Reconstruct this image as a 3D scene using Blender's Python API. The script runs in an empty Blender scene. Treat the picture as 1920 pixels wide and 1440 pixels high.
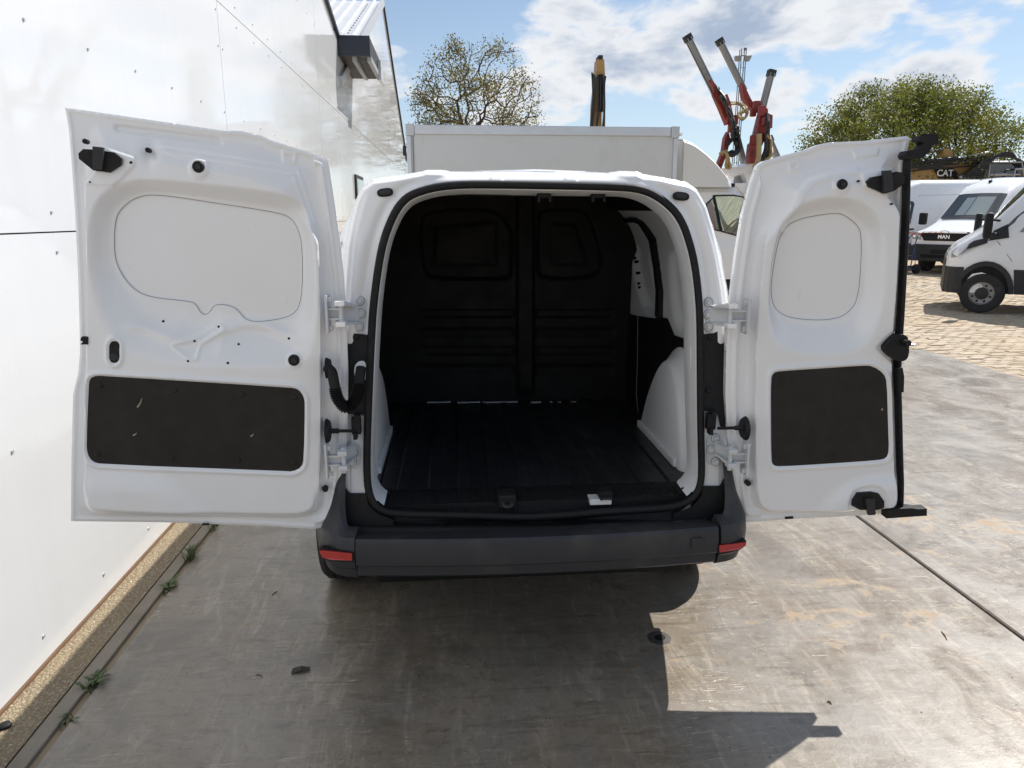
import bpy, bmesh, math, random
import numpy as np
from mathutils import Vector, Matrix

rnd = random.Random(7)
scene = bpy.context.scene
COL = scene.collection

# ------------------------------------------------------------------ camera
F_PX, CX, CY, EYE = 1331.0, 960.0, 720.0, 1.72          # photo is 1920 x 1440
PITCH = math.atan(313.0 / F_PX)
YAW = math.atan(112.0 * math.cos(PITCH) / F_PX)
c_f = np.array([math.sin(YAW)*math.cos(PITCH), math.cos(YAW)*math.cos(PITCH), -math.sin(PITCH)])
c_r = np.array([math.cos(YAW), -math.sin(YAW), 0.0])
c_u = np.cross(c_r, c_f)
EYEP = np.array([0.0, 0.0, EYE])
cam = bpy.data.cameras.new("camera")
cam.sensor_fit = 'HORIZONTAL'
cam.sensor_width = 36.0
cam.lens = F_PX / 1920.0 * 36.0
cam.clip_start, cam.clip_end = 0.05, 4000.0
cam_o = bpy.data.objects.new("camera", cam)
COL.objects.link(cam_o)
cam_o.matrix_world = Matrix(((c_r[0], c_u[0], -c_f[0], 0), (c_r[1], c_u[1], -c_f[1], 0), (c_r[2], c_u[2], -c_f[2], EYE), (0, 0, 0, 1)))
scene.camera = cam_o

# ------------------------------------------------------------------ light
SUN_TO = Vector((0.67, 0.50, 1.0)).normalized()
SUN_EL = math.asin(SUN_TO.z)
SUN_AZ = math.atan2(SUN_TO.x, SUN_TO.y)
sun = bpy.data.lights.new("sun", 'SUN')
sun.energy = 5.0
sun.angle = math.radians(0.53)
sun.color = (1.0, 0.955, 0.89)
sun_o = bpy.data.objects.new("sun", sun)
sun_o.rotation_euler = SUN_TO.to_track_quat('Z', 'Y').to_euler()
sun_o.location = (10, 8, 20)
COL.objects.link(sun_o)
scene.view_settings.view_transform = 'Standard'
scene.view_settings.look = 'None'
scene.view_settings.exposure = 0.40
scene.view_settings.gamma = 1.0
scene.cycles.max_bounces = 8
scene.cycles.diffuse_bounces = 4
scene.cycles.glossy_bounces = 4
scene.cycles.transparent_max_bounces = 12
scene.cycles.sample_clamp_indirect = 6.0
scene.cycles.caustics_reflective = False
scene.cycles.use_denoising = True

# ------------------------------------------------------------------ node helpers
class G:
    """small node graph helper"""
    def __init__(s, tree):
        s.t = tree
    def n(s, typ, **kw):
        nd = s.t.nodes.new(typ)
        for k, v in kw.items():
            setattr(nd, k, v)
        return nd
    def put(s, sock, v):
        if isinstance(v, bpy.types.NodeSocket):
            s.t.links.new(v, sock)
        elif v is not None:
            sock.default_value = v
    def math(s, op, a, b=0.0, c=None, clamp=False):
        nd = s.n('ShaderNodeMath', operation=op, use_clamp=clamp)
        s.put(nd.inputs[0], a); s.put(nd.inputs[1], b)
        if c is not None: s.put(nd.inputs[2], c)
        return nd.outputs[0]
    def noise(s, vec, scale, detail=4.0, rough=0.55, dist=0.0, w=None):
        nd = s.n('ShaderNodeTexNoise')
        s.put(nd.inputs['Vector'], vec); nd.inputs['Scale'].default_value = scale
        nd.inputs['Detail'].default_value = detail; nd.inputs['Roughness'].default_value = rough
        nd.inputs['Distortion'].default_value = dist
        return nd.outputs[0]
    def voro(s, vec, scale, feature='F1', out='Distance', rand=1.0):
        nd = s.n('ShaderNodeTexVoronoi', feature=feature)
        s.put(nd.inputs['Vector'], vec); nd.inputs['Scale'].default_value = scale
        nd.inputs['Randomness'].default_value = rand
        return nd.outputs[out]
    def ramp(s, v, lo, hi, a=0.0, b=1.0, smooth=True):
        nd = s.n('ShaderNodeMapRange', interpolation_type='SMOOTHSTEP' if smooth else 'LINEAR')
        s.put(nd.inputs[0], v)
        for i, q in zip((1, 2, 3, 4), (lo, hi, a, b)): nd.inputs[i].default_value = q
        return nd.outputs[0]
    def mix(s, f, a, b, mode='MIX'):
        nd = s.n('ShaderNodeMix', data_type='RGBA', blend_type=mode)
        s.put(nd.inputs[0], f)
        for sock, v in ((nd.inputs[6], a), (nd.inputs[7], b)):
            if isinstance(v, tuple) and len(v) == 3: v = v + (1.0,)
            s.put(sock, v)
        return nd.outputs[2]
    def mapping(s, vec, scale=(1, 1, 1), rot=(0, 0, 0), loc=(0, 0, 0)):
        nd = s.n('ShaderNodeMapping')
        s.put(nd.inputs[0], vec)
        nd.inputs[1].default_value = loc; nd.inputs[2].default_value = rot; nd.inputs[3].default_value = scale
        return nd.outputs[0]
    def sep(s, vec):
        nd = s.n('ShaderNodeSeparateXYZ'); s.put(nd.inputs[0], vec); return nd.outputs
    def bump(s, h, strength, dist=0.01):
        nd = s.n('ShaderNodeBump'); nd.inputs['Strength'].default_value = strength
        nd.inputs['Distance'].default_value = dist; s.put(nd.inputs['Height'], h); return nd.outputs[0]
    def coord(s, which='Object'):
        return s.n('ShaderNodeTexCoord').outputs[which]

# ------------------------------------------------------------------ world: clear sky with broken cumulus
world = bpy.data.worlds.new("World"); scene.world = world; world.use_nodes = True; world.cycles.sampling_method = 'MANUAL'; world.cycles.sample_map_resolution = 512
wt = world.node_tree; wt.nodes.clear(); g = G(wt)
sky = g.n('ShaderNodeTexSky', sky_type='NISHITA')
sky.sun_disc = False
sky.sun_elevation = SUN_EL
sky.sun_rotation = SUN_AZ
sky.air_density = 1.0; sky.dust_density = 0.15; sky.ozone_density = 1.2
gen = g.coord('Generated')
sx, sy, sz = g.sep(gen)
zz = g.math('ADD', g.math('MAXIMUM', sz, 0.0), 0.30)
cmb = g.n('ShaderNodeCombineXYZ')
g.put(cmb.inputs[0], g.math('DIVIDE', sx, zz)); g.put(cmb.inputs[1], g.math('DIVIDE', sy, zz)); cmb.inputs[2].default_value = 3.7
def n2d(vec, scale, detail, rough):
    nd = g.n('ShaderNodeTexNoise', noise_dimensions='2D'); g.put(nd.inputs['Vector'], vec)
    nd.inputs['Scale'].default_value = scale; nd.inputs['Detail'].default_value = detail; nd.inputs['Roughness'].default_value = rough
    return nd.outputs[0]
def puffs(vec, scale, detail, rough):
    nd = g.n('ShaderNodeTexVoronoi', feature='F1', normalize=True, voronoi_dimensions='2D')
    g.put(nd.inputs['Vector'], vec); nd.inputs['Scale'].default_value = scale
    nd.inputs['Detail'].default_value = detail; nd.inputs['Roughness'].default_value = rough
    return g.math('SUBTRACT', 1.0, nd.outputs['Distance'])
CLOUD = (5.02, 1.18, 0.0); THR = 0.845
cp = g.mapping(cmb.outputs[0], loc=CLOUD)
wv = g.n('ShaderNodeTexNoise', noise_dimensions='2D'); g.put(wv.inputs['Vector'], cp); wv.inputs['Scale'].default_value = 2.2; wv.inputs['Detail'].default_value = 3.0
wm = g.n('ShaderNodeMix', data_type='VECTOR'); wm.inputs[0].default_value = 0.16; g.put(wm.inputs[4], cp); g.put(wm.inputs[5], wv.outputs['Color'])
cw = wm.outputs[1]
big = n2d(cp, 0.85, 2.0, 0.5)
mid = n2d(cw, 2.4, 8.0, 0.60)
pf = puffs(cw, 2.1, 4.0, 0.62)
dens = g.math('ADD', g.math('MULTIPLY', big, 0.62), g.math('ADD', g.math('MULTIPLY', mid, 0.42), g.math('MULTIPLY', pf, 0.42)))
dens = g.math('ADD', dens, g.ramp(sz, 0.02, 0.20, 0.03, 0.0))
cover = g.ramp(dens, THR-0.012, THR+0.055)
thick = g.ramp(dens, THR+0.03, THR+0.14)
shade = n2d(g.mapping(cw, loc=(0.07, 0.12, 0.0)), 3.4, 5.0, 0.6)
thick2 = g.math('MULTIPLY', thick, g.ramp(shade, 0.30, 0.56))
lp = 8.6
ccol = g.mix(thick2, (0.88*lp, 0.90*lp, 0.93*lp), (0.40*lp, 0.49*lp, 0.64*lp))
skyc = g.mix(1.0, sky.outputs[0], (1.0, 1.0, 1.0), 'MULTIPLY')
haze = g.ramp(sz, 0.0, 0.28, 0.58, 0.16)
skyc = g.mix(haze, skyc, (0.66*lp, 0.78*lp, 0.92*lp))
col = g.mix(g.math('MULTIPLY', cover, g.ramp(sz, -0.02, 0.02)), skyc, ccol)
bg = g.n('ShaderNodeBackground'); bg.inputs[1].default_value = 0.088
g.put(bg.inputs[0], col)
wo = g.n('ShaderNodeOutputWorld'); wt.links.new(bg.outputs[0], wo.inputs[0])

# ------------------------------------------------------------------ materials
MATS = {}
def base_mat(name):
    m = bpy.data.materials.new(name); m.use_nodes = True
    t = m.node_tree; t.nodes.clear(); gg = G(t)
    b = gg.n('ShaderNodeBsdfPrincipled'); o = gg.n('ShaderNodeOutputMaterial')
    t.links.new(b.outputs[0], o.inputs[0]); MATS[name] = m
    return m, gg, b
def mat(name, col, rough=0.5, metal=0.0, var=0.10, vscale=6.0, bump=0.0, bscale=60.0, coat=0.0, spec=0.5, rvar=0.10, dirt=None, dirt_amt=0.0, dscale=3.0, bdist=0.004):
    m, gg, b = base_mat(name)
    co = gg.coord()
    n1 = gg.noise(co, vscale, 5.0, 0.6)
    lo = tuple(c*(1-var) for c in col); hi = tuple(min(1, c*(1+var)) for c in col)
    c = gg.mix(n1, lo, hi)
    if dirt:
        d = gg.ramp(gg.noise(co, dscale, 8.0, 0.65), 0.5, 0.72, 0.0, dirt_amt)
        c = gg.mix(d, c, dirt)
    gg.put(b.inputs['Base Color'], c)
    gg.put(b.inputs['Roughness'], gg.ramp(gg.noise(co, vscale*2.3, 4.0), 0.25, 0.75, max(0.02, rough-rvar), min(1, rough+rvar)))
    b.inputs['Metallic'].default_value = metal
    b.inputs['Specular IOR Level'].default_value = spec
    if coat:
        b.inputs['Coat Weight'].default_value = coat; b.inputs['Coat Roughness'].default_value = 0.06
    if bump:
        gg.put(b.inputs['Normal'], gg.bump(gg.noise(co, bscale, 6.0, 0.6), bump, bdist))
    return m

mat('white_paint', (0.79, 0.80, 0.815), 0.32, var=0.015, coat=0.9, rvar=0.05, dirt=(0.60, 0.58, 0.53), dirt_amt=0.12)
mat('white_primer', (0.56, 0.58, 0.60), 0.45, var=0.04, coat=0.1)
mat('inner_white', (0.78, 0.80, 0.82), 0.45, var=0.04, dirt=(0.4, 0.39, 0.37), dirt_amt=0.12)
mat('black_plastic', (0.009, 0.0095, 0.0105), 0.6, var=0.15, vscale=14, bump=0.15, bscale=420, spec=0.3)
mat('bumper_plastic', (0.022, 0.0235, 0.028), 0.52, var=0.12, vscale=5, bump=0.12, bscale=500, dirt=(0.085, 0.08, 0.07), dirt_amt=0.35, dscale=4.0)
mat('rubber', (0.010, 0.010, 0.011), 0.62, var=0.2, vscale=20, spec=0.3)
mat('lining_black', (0.0075, 0.0078, 0.0082), 0.65, var=0.25, vscale=5, bump=0.1, bscale=200, spec=0.25)
mat('hardboard', (0.027, 0.0245, 0.022), 0.8, var=0.12, vscale=9, bump=0.2, bscale=600, spec=0.25, dirt=(0.05, 0.046, 0.04), dirt_amt=0.25, dscale=5)
mat('seam_dark', (0.20, 0.20, 0.205), 0.7, var=0.1)
mat('red_reflector', (0.40, 0.006, 0.009), 0.18, var=0.15, vscale=60, coat=0.7)
mat('steel', (0.42, 0.43, 0.45), 0.35, metal=0.9, var=0.12, vscale=12, dirt=(0.2, 0.15, 0.1), dirt_amt=0.3)
mat('zinc', (0.55, 0.56, 0.57), 0.42, metal=0.6, var=0.12, vscale=10)
mat('tyre', (0.032, 0.032, 0.033), 0.8, var=0.3, vscale=25, bump=0.2, bscale=120, spec=0.25, dirt=(0.09, 0.08, 0.065), dirt_amt=0.35, dscale=6)
mat('wheel_silver', (0.26, 0.26, 0.26), 0.5, metal=0.5, var=0.15, vscale=14, dirt=(0.16, 0.14, 0.11), dirt_amt=0.5)
mat('box_panel', (0.60, 0.61, 0.60), 0.45, var=0.03, vscale=1.3, bump=0.03, bscale=6, dirt=(0.42, 0.41, 0.37), dirt_amt=0.28, dscale=1.5)
mat('alu', (0.62, 0.63, 0.65), 0.38, metal=0.75, var=0.08, vscale=3)
mat('cream_grp', (0.70, 0.69, 0.645), 0.40, var=0.04, vscale=2, coat=0.2)
mat('yellow_machine', (0.42, 0.25, 0.085), 0.5, var=0.18, vscale=2.5, dirt=(0.13, 0.09, 0.05), dirt_amt=0.6, dscale=2)
mat('red_machine', (0.27, 0.035, 0.028), 0.55, var=0.35, vscale=4, dirt=(0.035, 0.026, 0.022), dirt_amt=0.9, dscale=4)
mat('grey_beam', (0.30, 0.31, 0.31), 0.5, metal=0.2, var=0.12, vscale=2, dirt=(0.16, 0.14, 0.12), dirt_amt=0.35, dscale=1.2)
mat('hose_black', (0.02, 0.02, 0.021), 0.55, var=0.2)
mat('hose_tan', (0.36, 0.28, 0.13), 0.6, var=0.2)
mat('mast_grey', (0.16, 0.18, 0.20), 0.5, metal=0.4, var=0.15)
mat('lamp_grey', (0.30, 0.30, 0.28), 0.5, var=0.15)
mat('blue_paint', (0.03, 0.06, 0.17), 0.45, var=0.2)
mat('red_grip', (0.45, 0.05, 0.04), 0.5, var=0.2)
mat('trim_dark', (0.018, 0.019, 0.021), 0.6, var=0.15)
mat('navy_metal', (0.022, 0.027, 0.042), 0.45, var=0.1)
mat('letter_white', (0.75, 0.75, 0.74), 0.5, var=0.05)
mat('chrome', (0.7, 0.71, 0.73), 0.15, metal=1.0, var=0.05)
mat('rust_brown', (0.15, 0.085, 0.045), 0.8, var=0.3, vscale=12, bump=0.3, bscale=80)
mat('bark', (0.085, 0.068, 0.05), 0.9, var=0.35, vscale=7, bump=0.6, bscale=25, spec=0.2, bdist=0.02)
mat('stone', (0.33, 0.28, 0.20), 0.85, var=0.35, vscale=30)
mat('dead_leaf', (0.05, 0.042, 0.034), 0.7, var=0.4, vscale=50)
mat('white_cap', (0.86, 0.86, 0.85), 0.4, var=0.02)
mat('amber', (0.5, 0.17, 0.02), 0.3, var=0.1)

def leaf_mat(name, a, b_, trans=0.35):
    m, gg, b = base_mat(name)
    inf = gg.n('ShaderNodeObjectInfo')
    pos = gg.n('ShaderNodeNewGeometry').outputs['Position']
    f = gg.noise(pos, 1.1, 3.0); f2 = gg.noise(pos, 14.0, 2.0)
    c = gg.mix(gg.ramp(gg.math('ADD', gg.math('MULTIPLY', f, 0.6), gg.math('MULTIPLY', f2, 0.4)), 0.35, 0.65), a, b_)
    gg.put(b.inputs['Base Color'], c); b.inputs['Roughness'].default_value = 0.55
    tr = gg.n('ShaderNodeBsdfTranslucent'); gg.put(tr.inputs[0], c)
    mx = gg.n('ShaderNodeMixShader'); mx.inputs[0].default_value = trans
    t = m.node_tree; out = [n for n in t.nodes if n.type == 'OUTPUT_MATERIAL'][0]
    t.links.new(b.outputs[0], mx.inputs[1]); t.links.new(tr.outputs[0], mx.inputs[2]); t.links.new(mx.outputs[0], out.inputs[0])
    return m
leaf_mat('leaf_sparse', (0.11, 0.10, 0.03), (0.24, 0.21, 0.055), 0.40)
leaf_mat('leaf_dense', (0.075, 0.105, 0.018), (0.235, 0.235, 0.04), 0.42)
leaf_mat('weed_leaf', (0.045, 0.085, 0.025), (0.10, 0.14, 0.05), 0.25)

def glass_mat(name, tint, dark):
    m, gg, b = base_mat(name)
    t = m.node_tree
    tr = gg.n('ShaderNodeBsdfTransparent'); tr.inputs[0].default_value = tint + (1,)
    gl = gg.n('ShaderNodeBsdfGlossy'); gl.inputs['Roughness'].default_value = 0.02
    fr = gg.n('ShaderNodeFresnel'); fr.inputs[0].default_value = 1.5
    mx = gg.n('ShaderNodeMixShader')
    gg.put(mx.inputs[0], gg.math('ADD', fr.outputs[0], dark, clamp=True))
    t.links.new(tr.outputs[0], mx.inputs[1]); t.links.new(gl.outputs[0], mx.inputs[2])
    out = [n for n in t.nodes if n.type == 'OUTPUT_MATERIAL'][0]
    t.links.new(mx.outputs[0], out.inputs[0]); t.nodes.remove(b)
    return m
glass_mat('glass_clear', (0.72, 0.82, 0.80), 0.06)
glass_mat('glass_dark', (0.10, 0.12, 0.13), 0.05)
mat('cab_interior', (0.05, 0.05, 0.055), 0.7, var=0.2)
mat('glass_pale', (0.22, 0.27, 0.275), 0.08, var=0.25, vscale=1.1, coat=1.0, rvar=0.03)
mat('glass_black', (0.02, 0.023, 0.026), 0.08, var=0.2, coat=1.0, rvar=0.03)

# glossy cladding of the hall
m, gg, b = base_mat('cladding')
pos = gg.n('ShaderNodeNewGeometry').outputs['Position']
streak = gg.noise(gg.mapping(pos, scale=(1, 5.0, 0.35)), 2.0, 6.0, 0.6)
blot = gg.noise(pos, 0.7, 4.0)
c = gg.mix(gg.ramp(streak, 0.45, 0.75, 0.0, 0.25), (0.60, 0.61, 0.625), (0.54, 0.55, 0.56))
c = gg.mix(gg.ramp(blot, 0.4, 0.7, 0, 0.15), c, (0.57, 0.57, 0.56))
gg.put(b.inputs['Base Color'], c)
gg.put(b.inputs['Roughness'], gg.ramp(blot, 0.3, 0.7, 0.04, 0.10))
b.inputs['Specular IOR Level'].default_value = 0.7
wav = gg.noise(gg.mapping(pos, scale=(1, 0.8, 2.2)), 1.3, 3.0, 0.5)
gg.put(b.inputs['Normal'], gg.bump(wav, 0.22, 0.02))
mat('roof_sheet', (0.52, 0.54, 0.57), 0.45, var=0.08, vscale=0.8)
mat('joint_dark', (0.022, 0.022, 0.024), 0.9)

# polished, worn concrete
m, gg, b = base_mat('concrete')
pos = gg.n('ShaderNodeNewGeometry').outputs['Position']
px_, py_, pz_ = gg.sep(pos)
def near(cx, cy, r0, r1):
    dx = gg.math('SUBTRACT', px_, cx); dy = gg.math('SUBTRACT', py_, cy)
    return gg.ramp(gg.math('SQRT', gg.math('ADD', gg.math('MULTIPLY', dx, dx), gg.math('MULTIPLY', dy, dy))), r0, r1, 1.0, 0.0)
n_big = gg.noise(pos, 0.55, 5.0, 0.6, 0.6)
n_mid = gg.noise(pos, 2.3, 7.0, 0.68, 0.8)
n_fin = gg.noise(pos, 21.0, 6.0, 0.72, 0.4)
st1 = gg.noise(gg.mapping(pos, scale=(9, 1.7, 1), rot=(0, 0, math.radians(55))), 1.6, 7.0, 0.70, 1.3)
st2 = gg.noise(gg.mapping(pos, scale=(1.6, 11, 1), rot=(0, 0, math.radians(16))), 1.7, 7.0, 0.72, 1.2)
st3 = gg.noise(gg.mapping(pos, scale=(1.5, 8, 1), rot=(0, 0, math.radians(-42))), 2.9, 7.0, 0.72, 1.0)
c = gg.mix(gg.ramp(n_big, 0.36, 0.64), (0.245, 0.200, 0.155), (0.305, 0.283, 0.255))
c = gg.mix(gg.ramp(n_mid, 0.42, 0.66, 0.0, 0.65), c, (0.212, 0.208, 0.207))
c = gg.mix(gg.ramp(st1, 0.50, 0.68, 0.0, 0.70), c, (0.44, 0.40, 0.345))
c = gg.mix(gg.ramp(st2, 0.50, 0.70, 0.0, 0.72), c, (0.135, 0.115, 0.093))
c = gg.mix(gg.ramp(st3, 0.54, 0.70, 0.0, 0.60), c, (0.43, 0.40, 0.355))
c = gg.mix(gg.ramp(n_fin, 0.48, 0.72, 0.0, 0.60), c, (0.125, 0.104, 0.08))
# pale dried scuffs, short and crossing
def scuff(rot, sc, thr):
    q = gg.noise(gg.mapping(pos, scale=(2.6, 26, 1), rot=(0, 0, math.radians(rot))), sc, 5.0, 0.72, 1.6)
    return gg.ramp(q, thr, thr+0.035)
scs = gg.math('MAXIMUM', gg.math('MAXIMUM', scuff(-24, 3.0, 0.625), scuff(57, 3.4, 0.635)), scuff(12, 4.3, 0.645))
patch = gg.ramp(gg.noise(pos, 1.9, 3.0), 0.42, 0.60, 0.08, 0.72)
patch = gg.math('ADD', patch, gg.math('MULTIPLY', near(-0.55, 2.45, 0.15, 0.75), 0.40), clamp=True)  # denser scuffs left of the van, their pale colour also painting in sheen
scm = gg.math('MULTIPLY', scs, patch)
c = gg.mix(scm, c, (0.72, 0.70, 0.66))
# ochre mud, most of it tracked in by the right hand joint
mud = gg.noise(gg.mapping(pos, scale=(1.0, 1.7, 1), rot=(0, 0, 0.6)), 3.4, 9.0, 0.74, 0.9)
mudr = gg.math('MAXIMUM', near(1.72, 2.72, 0.10, 0.75), gg.math('MAXIMUM', near(2.9, 3.5, 0.1, 0.8), near(1.35, 3.5, 0.05, 0.5)))
mudm = gg.math('MULTIPLY', gg.ramp(gg.math('ADD', mud, gg.math('MULTIPLY', mudr, 0.085)), 0.605, 0.685), 0.85)
c = gg.mix(mudm, c, (0.30, 0.20, 0.10))
oil = gg.ramp(gg.noise(gg.mapping(pos, loc=(7.2, 1.4, 0)), 1.35, 7.0, 0.62, 0.8), 0.53, 0.70, 0.0, 0.6)
c = gg.mix(oil, c, (0.115, 0.104, 0.092))
spk = gg.voro(pos, 9.0)
c = gg.mix(gg.math('LESS_THAN', spk, 0.035), c, (0.05, 0.043, 0.038))
spk = gg.voro(gg.mapping(pos, loc=(1.3, 4.4, 0)), 31.0)
c = gg.mix(gg.math('LESS_THAN', spk, 0.07), c, (0.10, 0.085, 0.07))
c = gg.mix(1.0, c, (0.77, 0.735, 0.665), 'MULTIPLY')
gg.put(b.inputs['Base Color'], c)
rr = gg.math('ADD', gg.ramp(n_mid, 0.3, 0.7, 0.22, 0.46), gg.math('ADD', gg.math('MULTIPLY', scm, -0.10), gg.math('MULTIPLY', mudm, 0.35)), clamp=True)
gg.put(b.inputs['Roughness'], rr)
b.inputs['Specular IOR Level'].default_value = 0.75
hh = gg.math('ADD', gg.math('MULTIPLY', n_fin, 0.6), gg.math('ADD', gg.math('MULTIPLY', st1, 0.8), gg.math('MULTIPLY', scm, 0.5)))
gg.put(b.inputs['Normal'], gg.bump(hh, 0.30, 0.005))

# coarse washed concrete along the wall
m, gg, b = base_mat('washed_concrete')
pos = gg.n('ShaderNodeNewGeometry').outputs['Position']
v1 = gg.voro(pos, 85.0); v2 = gg.voro(pos, 190.0); nb = gg.noise(pos, 3.0, 6.0, 0.65)
c = gg.mix(gg.ramp(v1, 0.1, 0.6), (0.40, 0.325, 0.225), (0.23, 0.18, 0.115))
c = gg.mix(gg.ramp(nb, 0.4, 0.7, 0, 0.5), c, (0.33, 0.26, 0.165))
c = gg.mix(gg.math('LESS_THAN', gg.voro(gg.mapping(pos, loc=(3, 1, 2)), 34.0), 0.13), c, (0.52, 0.48, 0.40))
gg.put(b.inputs['Base Color'], c); b.inputs['Roughness'].default_value = 0.9
gg.put(b.inputs['Normal'], gg.bump(gg.math('ADD', v1, gg.math('MULTIPLY', v2, 0.5)), 0.9, 0.008))
mat('kerb_concrete', (0.25, 0.215, 0.17), 0.8, var=0.2, vscale=9, bump=0.3, bscale=90, dirt=(0.17, 0.14, 0.10), dirt_amt=0.5, dscale=5)

# clinker pavers and the sand between them
m, gg, b = base_mat('paver')
pos = gg.n('ShaderNodeNewGeometry').outputs['Position']
cell = gg.voro(gg.mapping(pos, scale=(1, 2, 1)), 5.0, out='Color')
cs = gg.n('ShaderNodeSeparateColor'); gg.put(cs.inputs[0], cell)
c = gg.mix(cs.outputs[0], (0.36, 0.275, 0.185), (0.47, 0.385, 0.275))
c = gg.mix(gg.ramp(gg.noise(pos, 0.55, 5.0), 0.4, 0.65, 0, 0.6), c, (0.41, 0.355, 0.28))
c = gg.mix(gg.ramp(gg.noise(pos, 22.0, 5.0), 0.45, 0.8, 0, 0.4), c, (0.27, 0.20, 0.13))
gg.put(b.inputs['Base Color'], c); b.inputs['Roughness'].default_value = 0.85
gg.put(b.inputs['Normal'], gg.bump(gg.noise(pos, 45.0, 4.0), 0.5, 0.006))
mat('sand', (0.33, 0.255, 0.17), 0.95, var=0.25, vscale=3, bump=0.5, bscale=40)

# scuffed floor mat
m, gg, b = base_mat('cargo_mat')
pos = gg.n('ShaderNodeNewGeometry').outputs['Position']
s1 = gg.noise(gg.mapping(pos, scale=(34, 1.6, 1)), 2.0, 5.0, 0.7, 0.2)
s2 = gg.noise(gg.mapping(pos, scale=(3, 30, 1), rot=(0, 0, 0.7)), 2.0, 5.0, 0.7, 0.3)
bl = gg.noise(pos, 2.2, 5.0, 0.65)
c = gg.mix(gg.math('MULTIPLY', gg.ramp(s1, 0.55, 0.75), gg.ramp(bl, 0.42, 0.68)), (0.016, 0.017, 0.019), (0.17, 0.175, 0.18))
c = gg.mix(gg.math('MULTIPLY', gg.ramp(s2, 0.60, 0.68), 0.45), c, (0.16, 0.165, 0.17))
gg.put(b.inputs['Base Color'], c)
gg.put(b.inputs['Roughness'], gg.ramp(bl, 0.3, 0.7, 0.32, 0.55))

# ------------------------------------------------------------------ measuring: photo point -> point on a known plane
def ray(x, y): return c_f + c_r*((x-CX)/F_PX) + c_u*((CY-y)/F_PX)
def AY(x, y, Y): r = ray(x, y); return Vector(EYEP + r*(Y/r[1]))
def AX(x, y, X): r = ray(x, y); return Vector(EYEP + r*(X/r[0]))
def AZ(x, y, z=0.0): r = ray(x, y); return Vector(EYEP + r*((z-EYE)/r[2]))
def AP(x, y, p0, n):
    """arrays of photo points onto the plane through p0 with normal n"""
    x = np.asarray(x, float); y = np.asarray(y, float)
    r = c_f[None] + c_r[None]*((x-CX)/F_PX)[:, None] + c_u[None]*((CY-y)/F_PX)[:, None]
    t = ((np.asarray(p0)-EYEP) @ n) / (r @ n)
    return EYEP + r*t[:, None]

def wpx(x, y, z):
    d = np.array([x, y, z])-EYEP; k = d @ c_f; return CX+F_PX*(d @ c_r)/k, CY-F_PX*(d @ c_u)/k
# ------------------------------------------------------------------ object helpers
LOCAL = [False]
def link(o, parent=None):
    COL.objects.link(o)
    if parent is not None:
        o.parent = parent
        if not LOCAL[0]: o.matrix_parent_inverse = world_of(parent).inverted()
    return o
def world_of(o):
    M = Matrix.LocRotScale(o.location, o.rotation_euler, o.scale)
    return (world_of(o.parent) @ o.matrix_parent_inverse @ M) if o.parent else M
def mesh_obj(name, verts, faces, mt, parent=None, smooth=False, sharp=None):
    me = bpy.data.meshes.new(name)
    me.from_pydata([tuple(v) for v in verts], [], [tuple(f) for f in faces])
    me.validate(); me.update()
    me.materials.append(MATS[mt])
    if smooth:
        me.shade_smooth()
        if sharp: me.set_sharp_from_angle(angle=math.radians(sharp))
    o = bpy.data.objects.new(name, me)
    return link(o, parent)
def thing(name, label, cat, loc=(0, 0, 0), rz=0.0, group=None):
    o = bpy.data.objects.new(name, None); o.empty_display_size = 0.2
    o.location = loc; o.rotation_euler = (0, 0, rz); COL.objects.link(o)
    o['label'] = label; o['category'] = cat
    if group: o['group'] = group
    return o
def tag(o, label, cat, group=None):
    o['label'] = label; o['category'] = cat
    if group: o['group'] = group
    return o
def struct(o): o['kind'] = 'structure'; return o
def stuff(o): o['kind'] = 'stuff'; return o

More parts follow.
